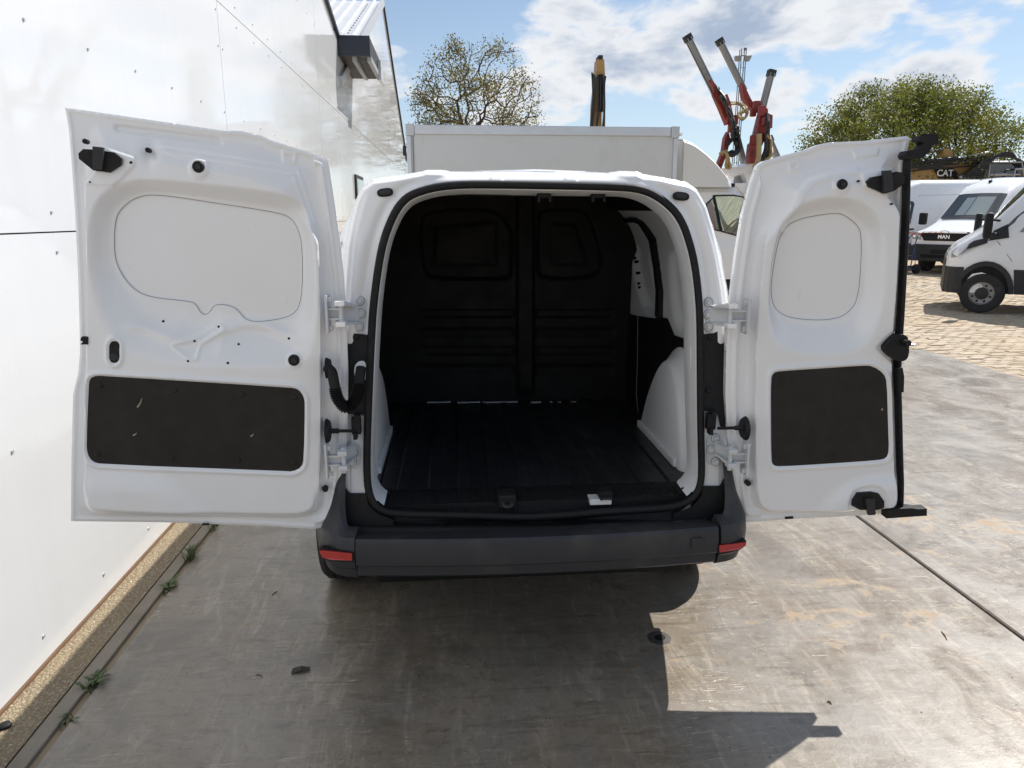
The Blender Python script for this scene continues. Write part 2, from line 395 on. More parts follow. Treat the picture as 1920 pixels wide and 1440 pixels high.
class MB:
    """collects shapes into one mesh"""
    def __init__(s): s.v = []; s.f = []
    def add(s, vs, fs):
        k = len(s.v); s.v += [Vector(v) for v in vs]; s.f += [tuple(i+k for i in f) for f in fs]; return s
    def box(s, a, b, bev=0.0):
        (x0, y0, z0), (x1, y1, z1) = a, b
        x0, x1 = min(x0, x1), max(x0, x1); y0, y1 = min(y0, y1), max(y0, y1); z0, z1 = min(z0, z1), max(z0, z1)
        if bev <= 0:
            return s.add([(x0,y0,z0),(x1,y0,z0),(x1,y1,z0),(x0,y1,z0),(x0,y0,z1),(x1,y0,z1),(x1,y1,z1),(x0,y1,z1)],
                         [(0,3,2,1),(4,5,6,7),(0,1,5,4),(1,2,6,5),(2,3,7,6),(3,0,4,7)])
        bm = bmesh.new(); bmesh.ops.create_cube(bm, size=1.0)
        for v in bm.verts: v.co = Vector(((x0+x1)/2+v.co.x*(x1-x0), (y0+y1)/2+v.co.y*(y1-y0), (z0+z1)/2+v.co.z*(z1-z0)))
        bmesh.ops.bevel(bm, geom=bm.edges[:], offset=min(bev, 0.45*min(x1-x0, y1-y0, z1-z0)), segments=2, affect='EDGES', profile=0.6)
        bm.verts.index_update()
        s.add([v.co.copy() for v in bm.verts], [[v.index for v in f.verts] for f in bm.faces]); bm.free(); return s
    def tube(s, pts, r, n=8, cap=True, closed=False):
        pts = [Vector(p) for p in pts]; rs = r if isinstance(r, (list, tuple)) else [r]*len(pts)
        L = len(pts); vs = []; fs = []; prev = None
        for i, p in enumerate(pts):
            if closed: d = pts[(i+1) % L]-pts[i-1]
            else: d = pts[min(i+1, L-1)]-pts[max(i-1, 0)]
            if d.length < 1e-9: d = Vector((0, 0, 1))
            d.normalize()
            if prev is None:
                a = Vector((0, 0, 1)) if abs(d.z) < 0.9 else Vector((1, 0, 0))
                u = d.cross(a).normalized()
            else:
                u = (prev - d*prev.dot(d)); u = u.normalized() if u.length > 1e-6 else d.orthogonal().normalized()
            prev = u; w = d.cross(u)
            for k in range(n):
                t = 2*math.pi*k/n; vs.append(p+(u*math.cos(t)+w*math.sin(t))*rs[i])
        for i in range(L if closed else L-1):
            j = (i+1) % L
            for k in range(n):
                fs.append((i*n+k, i*n+(k+1) % n, j*n+(k+1) % n, j*n+k))
        if cap and not closed:
            fs.append(tuple(range(n-1, -1, -1))); fs.append(tuple((L-1)*n+k for k in range(n)))
        return s.add(vs, fs)
    def beam(s, p0, p1, w, h, up=(0, 0, 1)):
        p0, p1 = Vector(p0), Vector(p1); d = (p1-p0).normalized(); u = Vector(up)
        if abs(d.dot(u.normalized())) > 0.95: u = Vector((0, 1, 0))
        a = d.cross(u).normalized()*w/2; b = a.cross(d).normalized()*h/2
        vs = [p0-a-b, p0+a-b, p0+a+b, p0-a+b, p1-a-b, p1+a-b, p1+a+b, p1-a+b]
        return s.add(vs, [(0,1,2,3),(7,6,5,4),(0,4,5,1),(1,5,6,2),(2,6,7,3),(3,7,4,0)])
    def disc(s, c, n, r, h, k=16, r2=None):
        """short cylinder at c along n"""
        c = Vector(c); n = Vector(n).normalized(); u = n.orthogonal().normalized(); w = n.cross(u); r2 = r if r2 is None else r2
        vs = [c+(u*math.cos(2*math.pi*i/k)+w*math.sin(2*math.pi*i/k))*r for i in range(k)]
        vs += [c+n*h+(u*math.cos(2*math.pi*i/k)+w*math.sin(2*math.pi*i/k))*r2 for i in range(k)]
        return s.add(vs, [(i, (i+1) % k, k+(i+1) % k, k+i) for i in range(k)]+[tuple(range(k-1, -1, -1)), tuple(range(k, 2*k))])
    def prism(s, poly, d):
        """polygon (list of 3D points) extruded by vector d"""
        poly = [Vector(p) for p in poly]; d = Vector(d); k = len(poly)
        return s.add(poly+[p+d for p in poly], [tuple(range(k)), tuple(range(2*k-1, k-1, -1))]+[(i, k+i, k+(i+1) % k, (i+1) % k) for i in range(k)])
    def lathe(s, prof, c, axis, k=32):
        """profile [(r, along)] turned about axis through c"""
        c = Vector(c); a = Vector(axis).normalized(); u = a.orthogonal().normalized(); w = a.cross(u); m = len(prof); vs = []; fs = []
        for i in range(k):
            t = 2*math.pi*i/k; e = u*math.cos(t)+w*math.sin(t)
            vs += [c+e*r+a*h for r, h in prof]
        for i in range(k):
            j = (i+1) % k
            for q in range(m-1): fs.append((i*m+q, j*m+q, j*m+q+1, i*m+q+1))
        return s.add(vs, fs)
    def fix(s):
        bm = bmesh.new(); vv = [bm.verts.new(v) for v in s.v]
        for f in s.f:
            try: bm.faces.new([vv[i] for i in f])
            except ValueError: pass
        bmesh.ops.recalc_face_normals(bm, faces=bm.faces[:]); bm.verts.index_update()
        s.v = [v.co.copy() for v in bm.verts]; s.f = [[v.index for v in f.verts] for f in bm.faces]; bm.free(); return s
    def build(s, name, mt, parent=None, smooth=False, sharp=35, fix=True):
        if fix: s.fix()
        return mesh_obj(name, s.v, s.f, mt, parent, smooth, sharp)

def spline(pts, n=8, closed=False):
    pts = [Vector(p) for p in pts]; L = len(pts); out = []
    rng = range(L if closed else L-1)
    for i in rng:
        if closed: p0, p1, p2, p3 = pts[i-1], pts[i], pts[(i+1) % L], pts[(i+2) % L]
        else: p0, p1, p2, p3 = pts[max(i-1, 0)], pts[i], pts[i+1], pts[min(i+2, L-1)]
        for k in range(n):
            t = k/n
            out.append(0.5*((2*p1)+(p2-p0)*t+(2*p0-5*p1+4*p2-p3)*t*t+(3*p1-p0-3*p2+p3)*t**3))
    if not closed: out.append(pts[-1])
    return out
def chaikin(p, it=2):
    p = [np.array(q, float) for q in p]
    for _ in range(it):
        o = []
        for i in range(len(p)):
            a, b = p[i], p[(i+1) % len(p)]; o += [a*.75+b*.25, a*.25+b*.75]
        p = o
    return np.array(p)
def sdp(poly, x, y):
    """signed distance to polygon, negative inside"""
    poly = np.asarray(poly, float); d = np.full(x.shape, 1e18); s = np.ones(x.shape)
    n = len(poly)
    for i in range(n):
        ax, ay = poly[i]; bx, by = poly[(i+1) % n]
        ex, ey = bx-ax, by-ay; wx, wy = x-ax, y-ay
        t = np.clip((wx*ex+wy*ey)/(ex*ex+ey*ey+1e-12), 0, 1)
        d = np.minimum(d, (wx-ex*t)**2+(wy-ey*t)**2)
        c1 = y >= ay; c2 = y < by; c3 = ex*wy > ey*wx
        f = (c1 & c2 & c3) | (~c1 & ~c2 & ~c3)
        s = np.where(f, -s, s)
    return s*np.sqrt(d)
def sst(a, b, x): t = np.clip((x-a)/(b-a), 0, 1); return t*t*(3-2*t)
def gauss(x, w): return np.exp(-(x/w)**2)
def relief(name, mt, parent, bounds, step, sdf, height, p0, nrm, thick=0.0, back=None):
    """pressed sheet: grid over an outline on a plane, raised by height(x, y) along the normal"""
    nrm = np.asarray(nrm, float); nrm = nrm/np.linalg.norm(nrm)
    x0, x1, y0, y1 = bounds
    nx = int((x1-x0)/step)+1; ny = int((y1-y0)/step)+1
    X, Y = np.meshgrid(np.linspace(x0, x1, nx), np.linspace(y0, y1, ny))
    X = X.ravel(); Y = Y.ravel()
    s = sdf(X, Y)
    for _ in range(2):
        e = 0.5; near = (s > -0.45*step) & (s < 1.3*step)
        xn, yn = X[near], Y[near]; sn = s[near]
        gx = (sdf(xn+e, yn)-sdf(xn-e, yn))/(2*e); gy = (sdf(xn, yn+e)-sdf(xn, yn-e))/(2*e)
        gl = np.maximum(np.hypot(gx, gy), 0.3)
        X[near] = xn-sn*gx/gl**2; Y[near] = yn-sn*gy/gl**2
        s = sdf(X, Y)
    ok = s < 0.35*step
    idx = np.arange(nx*ny).reshape(ny, nx)
    q = np.stack([idx[:-1, :-1].ravel(), idx[1:, :-1].ravel(), idx[1:, 1:].ravel(), idx[:-1, 1:].ravel()], 1)
    q = q[ok[q].all(1)]
    used = np.unique(q); rem = np.full(nx*ny, -1); rem[used] = np.arange(len(used)); q = rem[q]
    xu, yu = X[used], Y[used]
    h = height(xu, yu)
    base = AP(xu, yu, p0, nrm)
    P = base + nrm[None]*h[:, None]
    verts = P; faces = [tuple(f) for f in q]
    if thick > 0:
        edges = {}
        for f in q:
            for a, b in ((f[0], f[1]), (f[1], f[2]), (f[2], f[3]), (f[3], f[0])):
                k = (min(a, b), max(a, b))
                if k in edges: edges[k] = None
                else: edges[k] = (a, b)
        n0 = len(P); bk = base - nrm[None]*thick
        verts = np.concatenate([P, bk])
        faces += [tuple(int(i)+n0 for i in f[::-1]) for f in q]
        faces += [(int(e[1]), int(e[0]), int(e[0])+n0, int(e[1])+n0) for e in edges.values() if e]
    return mesh_obj(name, verts.tolist(), faces, mt, parent, True, 50)
def plate(name, mt, parent, poly, p0, nrm, h0, h1, smooth=False):
    """flat piece cut to a photo outline: from height h0 to h1 above the plane"""
    nrm = np.asarray(nrm, float); nrm = nrm/np.linalg.norm(nrm); poly = np.asarray(poly, float)
    a = AP(poly[:, 0], poly[:, 1], p0, nrm)
    return MB().prism([Vector(p+nrm*h0) for p in a], Vector(nrm*(h1-h0))).build(name, mt, parent)

# ================================================================== THE SETTING
WX = -1.63                    # face of the clad hall
JX = 2.353                    # joint between the two slabs
EX = 6.22                     # outer edge of the concrete
EYF = 8.86                    # far edge of the concrete

yard = struct(mesh_obj('yard_ground', [(-400, -300, -0.016), (500, -300, -0.016), (500, 900, -0.016), (-400, 900, -0.016)], [(0, 1, 2, 3)], 'sand'))

apron = bpy.data.objects.new('concrete_apron', None); COL.objects.link(apron); struct(apron)
def slab(x0, x1, y0, y1, cut=0.0):
    bm = MB(); b = 0.006
    pts = [(x0, y0), (x1, y0), (x1, y1-cut), (x1-cut*0.4, y1), (x0, y1)] if cut else [(x0, y0), (x1, y0), (x1, y1), (x0, y1)]
    k = len(pts); cx = (x0+x1)/2; cy = (y0+y1)/2
    ins = [(x+(b if x < cx else -b), y+(b if y < cy else -b)) for x, y in pts]
    vs = [(x, y, -0.16) for x, y in pts]+[(x, y, -b) for x, y in pts]+[(x, y, 0.0) for x, y in ins]
    fs = [(i, (i+1) % k, k+(i+1) % k, k+i) for i in range(k)]+[(k+i, k+(i+1) % k, 2*k+(i+1) % k, 2*k+i) for i in range(k)]+[tuple(range(2*k, 3*k))]
    return bm.add(vs, fs).build('slab', 'concrete', apron)
slab(-1.371, JX-0.009, -3.0, EYF)
slab(JX+0.009, EX, -3.0, EYF, cut=0.0)
# black jointing compound low in the right hand joint
MB().box((JX-0.0085, -3, -0.06), (JX+0.0085, EYF, -0.012)).build('joint_filler', 'joint_dark', apron)
MB().box((-1.399, -3, -0.12), (-1.372, 27, -0.085)).build('joint_filler', 'joint_dark', apron)

# washed strip and kerb along the wall
strip = struct(MB().add([(WX-0.05, -3, 0.0), (-1.462, -3, 0.004), (-1.462, 27, 0.004), (WX-0.05, 27, 0.0)], [(0, 1, 2, 3)]).build('washed_path', 'washed_concrete', None, fix=False))
kerb = struct(MB().box((-1.461, -3, -0.12), (-1.400, 27, 0.001), 0.006).build('kerb', 'kerb_concrete'))

# pavers: real stones in the part of the yard that shows
paving = bpy.data.objects.new('paved_yard', None); COL.objects.link(paving); struct(paving)
def paver_mesh(k):
    r = random.Random(k); L, W = 0.196, 0.094; c = 0.006
    dz = [r.uniform(-0.004, 0.004) for _ in range(4)]
    o = [(-L/2, -W/2), (L/2, -W/2), (L/2, W/2), (-L/2, W/2)]
    i_ = [(x-math.copysign(c, x), y-math.copysign(c, y)) for x, y in o]
    vs = [(x, y, -0.05) for x, y in o]+[(x, y, -0.006+d) for (x, y), d in zip(o, dz)]+[(x, y, d) for (x, y), d in zip(i_, dz)]
    fs = [(i, (i+1) % 4, 4+(i+1) % 4, 4+i) for i in range(4)]+[(4+i, 4+(i+1) % 4, 8+(i+1) % 4, 8+i) for i in range(4)]+[(8, 9, 10, 11)]
    return vs, fs
pv = [paver_mesh(k) for k in range(8)]
pmesh = []
for vs, fs in pv:
    me = bpy.data.meshes.new('paver'); me.from_pydata(vs, [], fs); me.update(); me.materials.append(MATS['paver']); pmesh.append(me)
spots = []
for j in range(int((24.0-5.6)/0.102)):
    y = 5.6+j*0.102
    for i in range(int((18.0+1.0)/0.204)):
        x = -1.0+i*0.204+(0.102 if j % 2 else 0)
        if x < EX+0.11 and y < EYF+0.06: continue
        u = (Vector((x, y, 0))-Vector(EYEP)); d = u.dot(Vector(c_f)); px = CX+F_PX*u.dot(Vector(c_r))/d; py = CY-F_PX*u.dot(Vector(c_u))/d
        if y < EYF and px > 2300: continue
        vis = 1678 < px < 1925
        spots.append((0 if vis else 1, y, x, y))
spots.sort()
bigp = MB(); pvv = []; pff = []
for n, (_, _, x, y) in enumerate(spots):
    rz = rnd.gauss(0, 0.035); x += rnd.gauss(0, 0.006); y += rnd.gauss(0, 0.004); z = -0.008+rnd.gauss(0, 0.0042)+0.006*math.sin(x*1.7)*math.sin(y*1.1)
    k = rnd.randrange(8); tx, ty = rnd.gauss(0, 0.012), rnd.gauss(0, 0.012)
    if n < 300:
        o = bpy.data.objects.new('paver', pmesh[k]); o.location = (x, y, z); o.rotation_euler = (tx, ty, rz); COL.objects.link(o); o.parent = paving
    else:
        ca, sa = math.cos(rz), math.sin(rz); b0 = len(pvv)
        pvv += [(x+vx*ca-vy*sa, y+vx*sa+vy*ca, z+vz+vy*tx-vx*ty) for vx, vy, vz in pv[k][0]]
        pff += [tuple(q+b0 for q in f) for f in pv[k][1]]
stuff(mesh_obj('paver_field', pvv, pff, 'paver', paving))

# ================================================================== CLAD HALL with two gables
hall = thing('clad_hall', 'long hall clad in glossy white panels with black gutter box in the roof valley', 'building', (WX, 5, 0))
VY, VZ = 11.45, 4.30           # valley between the gables
def top1(y): return VZ+(VY-y)*0.25
def top2(y): return min(3.66+(y-VY)*0.398, 3.66+(19.6-VY)*0.398-(y-19.6)*0.405)
T = 0.045; GP = 0.006
rows = [(0.016, 1.66), (1.66, 3.21), (3.21, 99)]
seams1 = [-3.0, -2.3, 1.65, 5.64, 9.60, 11.13]
seams2 = [11.13, 15.1, 19.1, 23.1, 27.4]
def wall_panel(y0, y1, z0, z1, topf):
    ys = sorted({y0, y1} | ({19.6} if y0 < 19.6 < y1 else set()))
    up = [(y, min(z1, topf(y))) for y in ys]
    if max(z for _, z in up) <= z0+0.02: return
    a = y0+GP/2; b_ = y1-GP/2
    poly = [(a, z0+GP/2), (b_, z0+GP/2)]+[(min(max(y, a), b_), max(z0+GP, z-(GP/2 if z == z1 else 0))) for y, z in reversed(up)]
    m_ = MB().prism([(WX, y, z) for y, z in poly], (-T, 0, 0)); m_.build('cladding_panel', 'cladding', hall)
for z0, z1 in rows:
    for a, b_ in zip(seams1[:-1], seams1[1:]): wall_panel(a, b_, z0, z1, lambda y: top1(y) if y <= VY else VZ)
    for a, b_ in zip(seams2[:-1], seams2[1:]): wall_panel(a, b_, z0, z1, lambda y: max(3.3, top2(y)) if y > VY else VZ)
# backing behind the joints
MB().prism([(WX-0.012, -3, 0.03), (WX-0.012, 27.4, 0.03), (WX-0.012, 27.4, 3.4), (WX-0.012, 19.6, 6.8), (WX-0.012, 12, 3.75), (WX-0.012, 11.2, 4.25), (WX-0.012, -3, 7.8)], (-0.3, 0, 0)).build('wall_core', 'joint_dark', hall)
MB().box((WX-0.03, -3, 0.0), (WX+0.006, 27.4, 0.016), 0.003).build('base_rail', 'rust_brown', hall)
# verge trims
def verge(name, pts, w, h, mt):
    m_ = MB()
    for p, q in zip(pts[:-1], pts[1:]): m_.beam(p, q, w, h)
    return m_.build(name, mt, hall)
verge('verge_trim', [(WX+0.01, -3, top1(-3)), (WX+0.01, VY, VZ)], 0.06, 0.05, 'navy_metal')
verge('verge_trim', [(WX+0.005, VY, 3.68), (WX+0.005, 19.6, top2(19.6)+0.02)], 0.08, 0.14, 'zinc')
verge('verge_trim', [(WX+0.01, 19.6, top2(19.6)), (WX+0.01, 27.4, top2(27.4))], 0.06, 0.05, 'trim_dark')
# ribbed roof slope of the far gable, seen over the valley
S = Vector((0, 1, 0.398)).normalized(); N2 = Vector((0, -0.398, 1)).normalized()
rb = MB(); xx = WX-0.03; k = 0
base = Vector((0, VY+0.15, 3.72))
prof = []
while xx > -9.0:
    prof += [(xx, 0.0), (xx-0.16, 0.0), (xx-0.185, 0.045), (xx-0.225, 0.045)]; xx -= 0.25
vs = []
for q in (0.0, 9.0):
    vs += [Vector((x, 0, 0))+base+S*q+N2*h for x, h in prof]
n_ = len(prof)
rb.add(vs, [(i, i+1, n_+i+1, n_+i) for i in range(n_-1)])
rb.build('roof_sheet', 'roof_sheet', hall, fix=False)
sc_ = MB()
for q in range(26):
    p = Vector((WX-0.35, 0, 0))+base+S*(0.3+q*0.32)+N2*0.004
    sc_.disc(p, N2, 0.018, 0.012, 6)
stuff(sc_.build('roof_screws', 'trim_dark', hall))
# valley gutter box
gb = MB().box((WX+0.002, VY-0.02, 4.03), (WX+0.47, VY+0.01, 4.31), 0.004)
gb.build('gutter_end', 'navy_metal', hall)
gb = MB(); y0, y1 = VY+0.012, VY+1.55
gb.add([(WX+0.002, y0, 4.04), (WX+0.465, y0, 4.04), (WX+0.465, y1, 3.99), (WX+0.002, y1, 3.99), (WX+0.002, y0, 4.30), (WX+0.465, y0, 4.30), (WX+0.465, y1, 4.28), (WX+0.002, y1, 4.28)],
       [(0, 3, 2, 1), (4, 5, 6, 7), (0, 1, 5, 4), (1, 2, 6, 5), (2, 3, 7, 6), (3, 0, 4, 7)])
gb.build('gutter_trough', 'trim_dark', hall)
gb = MB()
for x in (0.2, 0.42):
    gb.box((WX+x, VY+0.02, 3.965), (WX+x+0.06, y1-0.01, 4.0365))
gb.build('gutter_stiffener', 'grey_beam', hall)
MB().box((WX+0.466, VY+1.1, 3.9), (WX+0.52, VY+1.5, 4.2), 0.006).build('gutter_bracket', 'zinc', hall)
# small window frame low on the far wall
MB().box((WX+0.001, 12.6, 2.02), (WX+0.03, 13.6, 2.42)).build('window_frame', 'trim_dark', hall)
MB().box((WX+0.031, 12.68, 2.08), (WX+0.036, 13.52, 2.36)).build('window_pane', 'glass_pale', hall)
# panel fasteners
fs_ = MB()
for z in (0.12, 0.88, 1.58, 1.74, 2.46, 3.14, 3.28, 4.0):
    y = -0.35
    while y < 27:
        zz_ = z
        if z < (top1(y) if y < VY else top2(y))-0.1:
            fs_.disc((WX, y, zz_), (1, 0, 0), 0.0085, 0.005, 7, 0.006)
        y += 0.496
for ys_ in seams1[1:]+seams2[1:-1]:
    for z in (0.5, 1.25, 2.1, 2.9):
        for d in (-0.05, 0.05): fs_.disc((WX, ys_+d, z), (1, 0, 0), 0.0085, 0.005, 7, 0.006)
stuff(fs_.build('fasteners', 'zinc', hall))

# ================================================================== THE DELIVERY VAN (rear doors swung wide open)
VC = 0.295                     # centre line of the van
van = thing('delivery_van', 'white compact delivery van with both rear doors swung open and empty black load bay', 'van', (VC, 4.4, 0))

# ---- outer shell, lofted along the length
def hw_mid(z):
    return float(np.interp(z, [0.30, 0.6, 0.9, 1.1, 1.35, 1.55, 1.70, 1.80, 1.855, 1.885], [0.885, 0.925, 0.93, 0.91, 0.84, 0.775, 0.70, 0.60, 0.45, 0.0]))
def hw_rear(z):
    return float(np.interp(z, [0.30, 0.65, 1.0, 1.35, 1.66, 1.77, 1.82, 1.848, 1.868, 1.880, 1.885], [0.74, 0.74, 0.725, 0.69, 0.65, 0.60, 0.56, 0.51, 0.44, 0.28, 0.0]))
def shell_section(Y, zt, zb, k):
    zs = [zb, 0.55, 0.8, 1.0, 1.2, 1.4, 1.55, 1.66, 1.74, 1.80, 1.835, 1.86, 1.878, 1.885]
    zs = [zb+(z-0.30)*(zt-zb)/(1.885-0.30) if z != zb else zb for z in zs]
    pts = []
    for z in zs:
        zn = 0.30+(z-zb)*(1.585)/(zt-zb)
        pts.append(((hw_rear(zn)*(1-k)+hw_mid(zn)*k), z))
    L = [(VC-h, Y, z) for h, z in pts]; R = [(VC+h, Y, z) for h, z in reversed(pts[:-1])]
    return L+R
st = [(2.57, 1.868, .50, 0.0), (2.60, 1.876, .50, 0.12), (2.68, 1.89, .50, 0.52), (2.85, 1.90, .49, 0.80), (3.1, 1.905, .48, 0.97), (3.6, 1.91, .42, 1), (4.6, 1.90, .30, 1), (5.2, 1.86, .30, 1), (5.5, 1.70, .30, 1), (5.95, 1.28, .30, 1), (6.15, 1.14, .30, .97), (6.6, 1.02, .30, .85), (6.75, .86, .34, .65), (6.8, .62, .36, .5)]
sec = [shell_section(*q) for q in st]; n_ = len(sec[0])
sh = MB(); sh.add([v for s_ in sec for v in s_], [(i*n_+j, i*n_+j+1, (i+1)*n_+j+1, (i+1)*n_+j) for i in range(len(sec)-1) for j in range(n_-1)]+[tuple((len(sec)-1)*n_+j for j in range(n_))])
sh.build('body_shell', 'white_paint', van, True, 40)
MB().box((VC-0.62, 2.52, 0.34), (VC+0.62, 6.5, 0.66), 0.03).build('underbody', 'lining_black', van)
# windscreen seen from the front only
MB().add([(VC-0.68, 5.93, 1.31), (VC+0.68, 5.93, 1.31), (VC+0.56, 5.28, 1.83), (VC-0.56, 5.28, 1.83)], [(0, 1, 2, 3)]).build('windscreen', 'glass_black', van)

# ---- rear frame, pressed sheet
FP = (VC, 2.44, 0.80); FN = (0, -1, 0.076)
AP_OUT = [(839, 341), (772, 357), (744, 380), (722, 425), (708, 475), (695, 567), (690, 650), (686, 760), (683, 880), (688, 932), (705, 957), (740, 967), (895, 970), (968, 974), (1059, 970), (1150, 961), (1260, 955), (1296, 942), (1313, 922), (1319, 893), (1317, 807), (1317, 640), (1316, 580), (1310, 515), (1300, 462), (1280, 405), (1247, 371), (1207, 350), (1150, 345), (961, 341)]
APC = chaikin(AP_OUT, 2)
OUT = [(697, 331), (755, 323), (789, 317), (800, 314), (828, 314), (844, 316.5), (975, 316), (1145, 319), (1167, 316), (1200, 317), (1212, 322), (1247, 328), (1297, 338), (1316, 351), (1335, 385), (1350, 435), (1361, 485), (1372, 540), (1385, 640), (1392, 780), (1392, 985), (620, 985), (622, 780), (630, 640), (637, 540), (643, 460), (652, 412), (660, 380), (672, 350)]
OUTC = np.array(OUT, float)
def fr_h(x, y):
    so = sdp(OUTC, x, y); si = sdp(APC, x, y)
    h = -0.055*(1-sst(0, 20, -so))**2                     # outer edge rolls forward into the body
    h += -0.010*gauss(si-15, 9.0)*(y < 900)                # gutter outside the seal
    h += 0.006*gauss(si-34, 9)*sst(420, 470, y)
    h += -0.006*gauss(y-330-0.00002*(x-1000)**2, 5)*sst(800, 850, x)*sst(1190, 1140, x)
    for cx_ in (931, 1071): h += 0.006*sst(14, 8, np.maximum(np.abs(x-cx_), np.abs(y-335)*1.4))
    h += -0.008*gauss(so+16, 4)*sst(640, 600, y)*sst(345, 380, y)
    h += -0.02*sst(640, 660, y)
    return h
FRS = lambda x, y: np.maximum(np.maximum(sdp(OUTC, x, y), -sdp(APC, x, y)), y-930)
frame = relief('rear_frame', 'white_paint', van, (612, 1400, 308, 992), 2.6, FRS, fr_h, FP, FN)
# oval drain plugs in the upper corners
def oval(cx, cy, rx, ry, n=24, rot=0.0, pw=2.6):
    out = []
    for i in range(n):
        t = 2*math.pi*i/n; a = math.copysign(abs(math.cos(t))**(2/pw), math.cos(t))*rx; b_ = math.copysign(abs(math.sin(t))**(2/pw), math.sin(t))*ry
        out.append((cx+a*math.cos(rot)-b_*math.sin(rot), cy+a*math.sin(rot)+b_*math.cos(rot)))
    return out
for cx_, cy_, r_ in ((722, 361, -0.12), (1277, 368, 0.12)):
    plate('drain_plug', 'rubber', van, oval(cx_, cy_, 15, 8, rot=r_), FP, FN, -0.03, 0.003)
    plate('drain_plug', 'trim_dark', van, oval(cx_, cy_-1, 11, 5, rot=r_), FP, FN, 0.0, 0.006)

# rubber door seal round the opening
fn = Vector(FN).normalized()
apw = [Vector(p) for p in AP(APC[:, 0], APC[:, 1], FP, np.array(FN)/np.linalg.norm(FN))]
cen = Vector((VC, 2.46, 1.25))
def inward(p): d = cen-p; d.y = 0; return d.normalized()
MB().tube([p+inward(p)*0.010+fn*0.006 for p in apw], 0.0135, 8, closed=True).build('door_seal', 'rubber', van, True, 60)
# painted return behind the seal
def ring(offs):
    r_ = []
    for p in apw:
        i_ = inward(p); r_.append([p+Vector((0, d, 0))+Vector((i_.x*ix, 0, i_.z*iz)) for d, ix, iz in offs])
    return r_
rg = ring([(0.0, 0.0, 0.0), (0.004, 0.026, 0.026), (0.05, 0.028, 0.030), (0.12, 0.030, 0.040), (0.16, 0.006, 0.030)])
m_ = MB(); k = len(rg[0]); L = len(rg)
m_.add([v for r_ in rg for v in r_], [(i*k+j, ((i+1) % L)*k+j, ((i+1) % L)*k+j+1, i*k+j+1) for i in range(L) for j in range(k-1)])
# only above the sill
ret = MB(); keep = []
ret.v = m_.v; ret.f = [f for f in m_.f if min(m_.v[i].z for i in f) > 0.70]
ret.build('frame_return', 'inner_white', van, True, 45, fix=False)

# ---- tail lamp pillars (black inner faces), lower painted posts, sill cover
def frame_plate(name, mt, poly, h0, h1, parent=van): return plate(name, mt, parent, poly, FP, FN, h0, h1)
frame_plate('lamp_housing', 'black_plastic', [(636, 612), (652, 624), (689, 628), (688, 690), (686, 776), (636, 776)], -0.03, 0.003)
frame_plate('lamp_housing', 'black_plastic', [(1317, 627), (1338, 625), (1360, 614), (1388, 604), (1391, 800), (1352, 800), (1346, 774), (1319, 770)], -0.03, 0.003)
frame_plate('conduit_plate', 'inner_white', chaikin([(663, 690), (672, 676), (688, 677), (687, 716), (668, 718)], 2), 0.003, 0.005)
for (cx_, cy_) in ((668, 632), (1332, 632), (1328, 731)):
    p = AP([cx_], [cy_], FP, np.array(FN)/np.linalg.norm(FN))[0]
    MB().disc(Vector(p)+fn*0.003, fn, 0.012, 0.006, 14, 0.008).build('push_pin', 'rubber', van)
frame_plate('lower_post', 'inner_white', [(657, 780), (684, 780), (682, 880), (684, 926), (658, 926)], -0.024, -0.010)
frame_plate('lower_post', 'inner_white', [(1320, 770), (1352, 775), (1350, 912), (1322, 914)], -0.024, -0.010)
SP = (VC, 2.43, 0.60)
frame_plate('sill_end', 'black_plastic', [(634, 900), (655, 926), (686, 926), (691, 945), (706, 961), (738, 974), (738, 996), (634, 996)], -0.03, 0.004)
frame_plate('sill_end', 'black_plastic', [(1318, 912), (1352, 912), (1372, 880), (1372, 990), (1262, 990), (1262, 962), (1297, 950), (1314, 930)], -0.03, 0.004)
def sill_sd(x, y): return np.maximum(sdp(chaikin([(648, 920), (686, 922), (692, 944), (712, 962), (770, 970), (895, 975), (968, 980), (1059, 976), (1150, 966), (1262, 960), (1300, 948), (1322, 914), (1352, 912), (1356, 985), (1300, 1003), (1000, 1006), (700, 1006), (650, 998)], 1), x, y), -1e9)
def sill_h(x, y): return 0.0+0.035*sst(968, 990, y-6*np.cos((x-1000)/260))-0.018*gauss(y-(982-3*np.cos((x-1000)/200)), 3.5)
relief('sill_cover', 'black_plastic', van, (640, 1362, 908, 1012), 2.6, sill_sd, sill_h, SP, (0, -1, 0.45))

# ---- bumper: centre beam and two wrapped corners
def sweep(path, prof, name, mt, parent, cap=True):
    P = [Vector(p) for p in path]; rings = []
    for i, p in enumerate(P):
        d = (P[min(i+1, len(P)-1)]-P[max(i-1, 0)]).normalized(); o_ = Vector((d.y, -d.x, 0))
        rings.append([p+o_*a+Vector((0, 0, z)) for a, z in (prof[i] if isinstance(prof[0], list) else prof)])
    k = len(rings[0]); m2 = MB()
    m2.add([v for r_ in rings for v in r_], [(i*k+j, (i+1)*k+j, (i+1)*k+j+1, i*k+j+1) for i in range(len(P)-1) for j in range(k-1)]+[tuple(range(k)), tuple((len(P)-1)*k+j for j in range(k))])
    return m2.build(name, mt, parent, True, 28)
XL, XR = VC-0.652, VC+0.645
BPROF = [(-0.17, 0.585), (-0.15, 0.605), (-0.03, 0.630), (-0.008, 0.629), (0.0, 0.618), (0.006, 0.575), (0.004, 0.534), (0.0, 0.529), (-0.010, 0.527), (-0.012, 0.490), (-0.02, 0.482), (-0.17, 0.470)]
cpath = [(XL+t*(XR-XL), 2.275+0.035*(2*t-1)**2, 0) for t in np.linspace(0, 1, 25)]
bumper = sweep(cpath, BPROF, 'bumper', 'bumper_plastic', van)
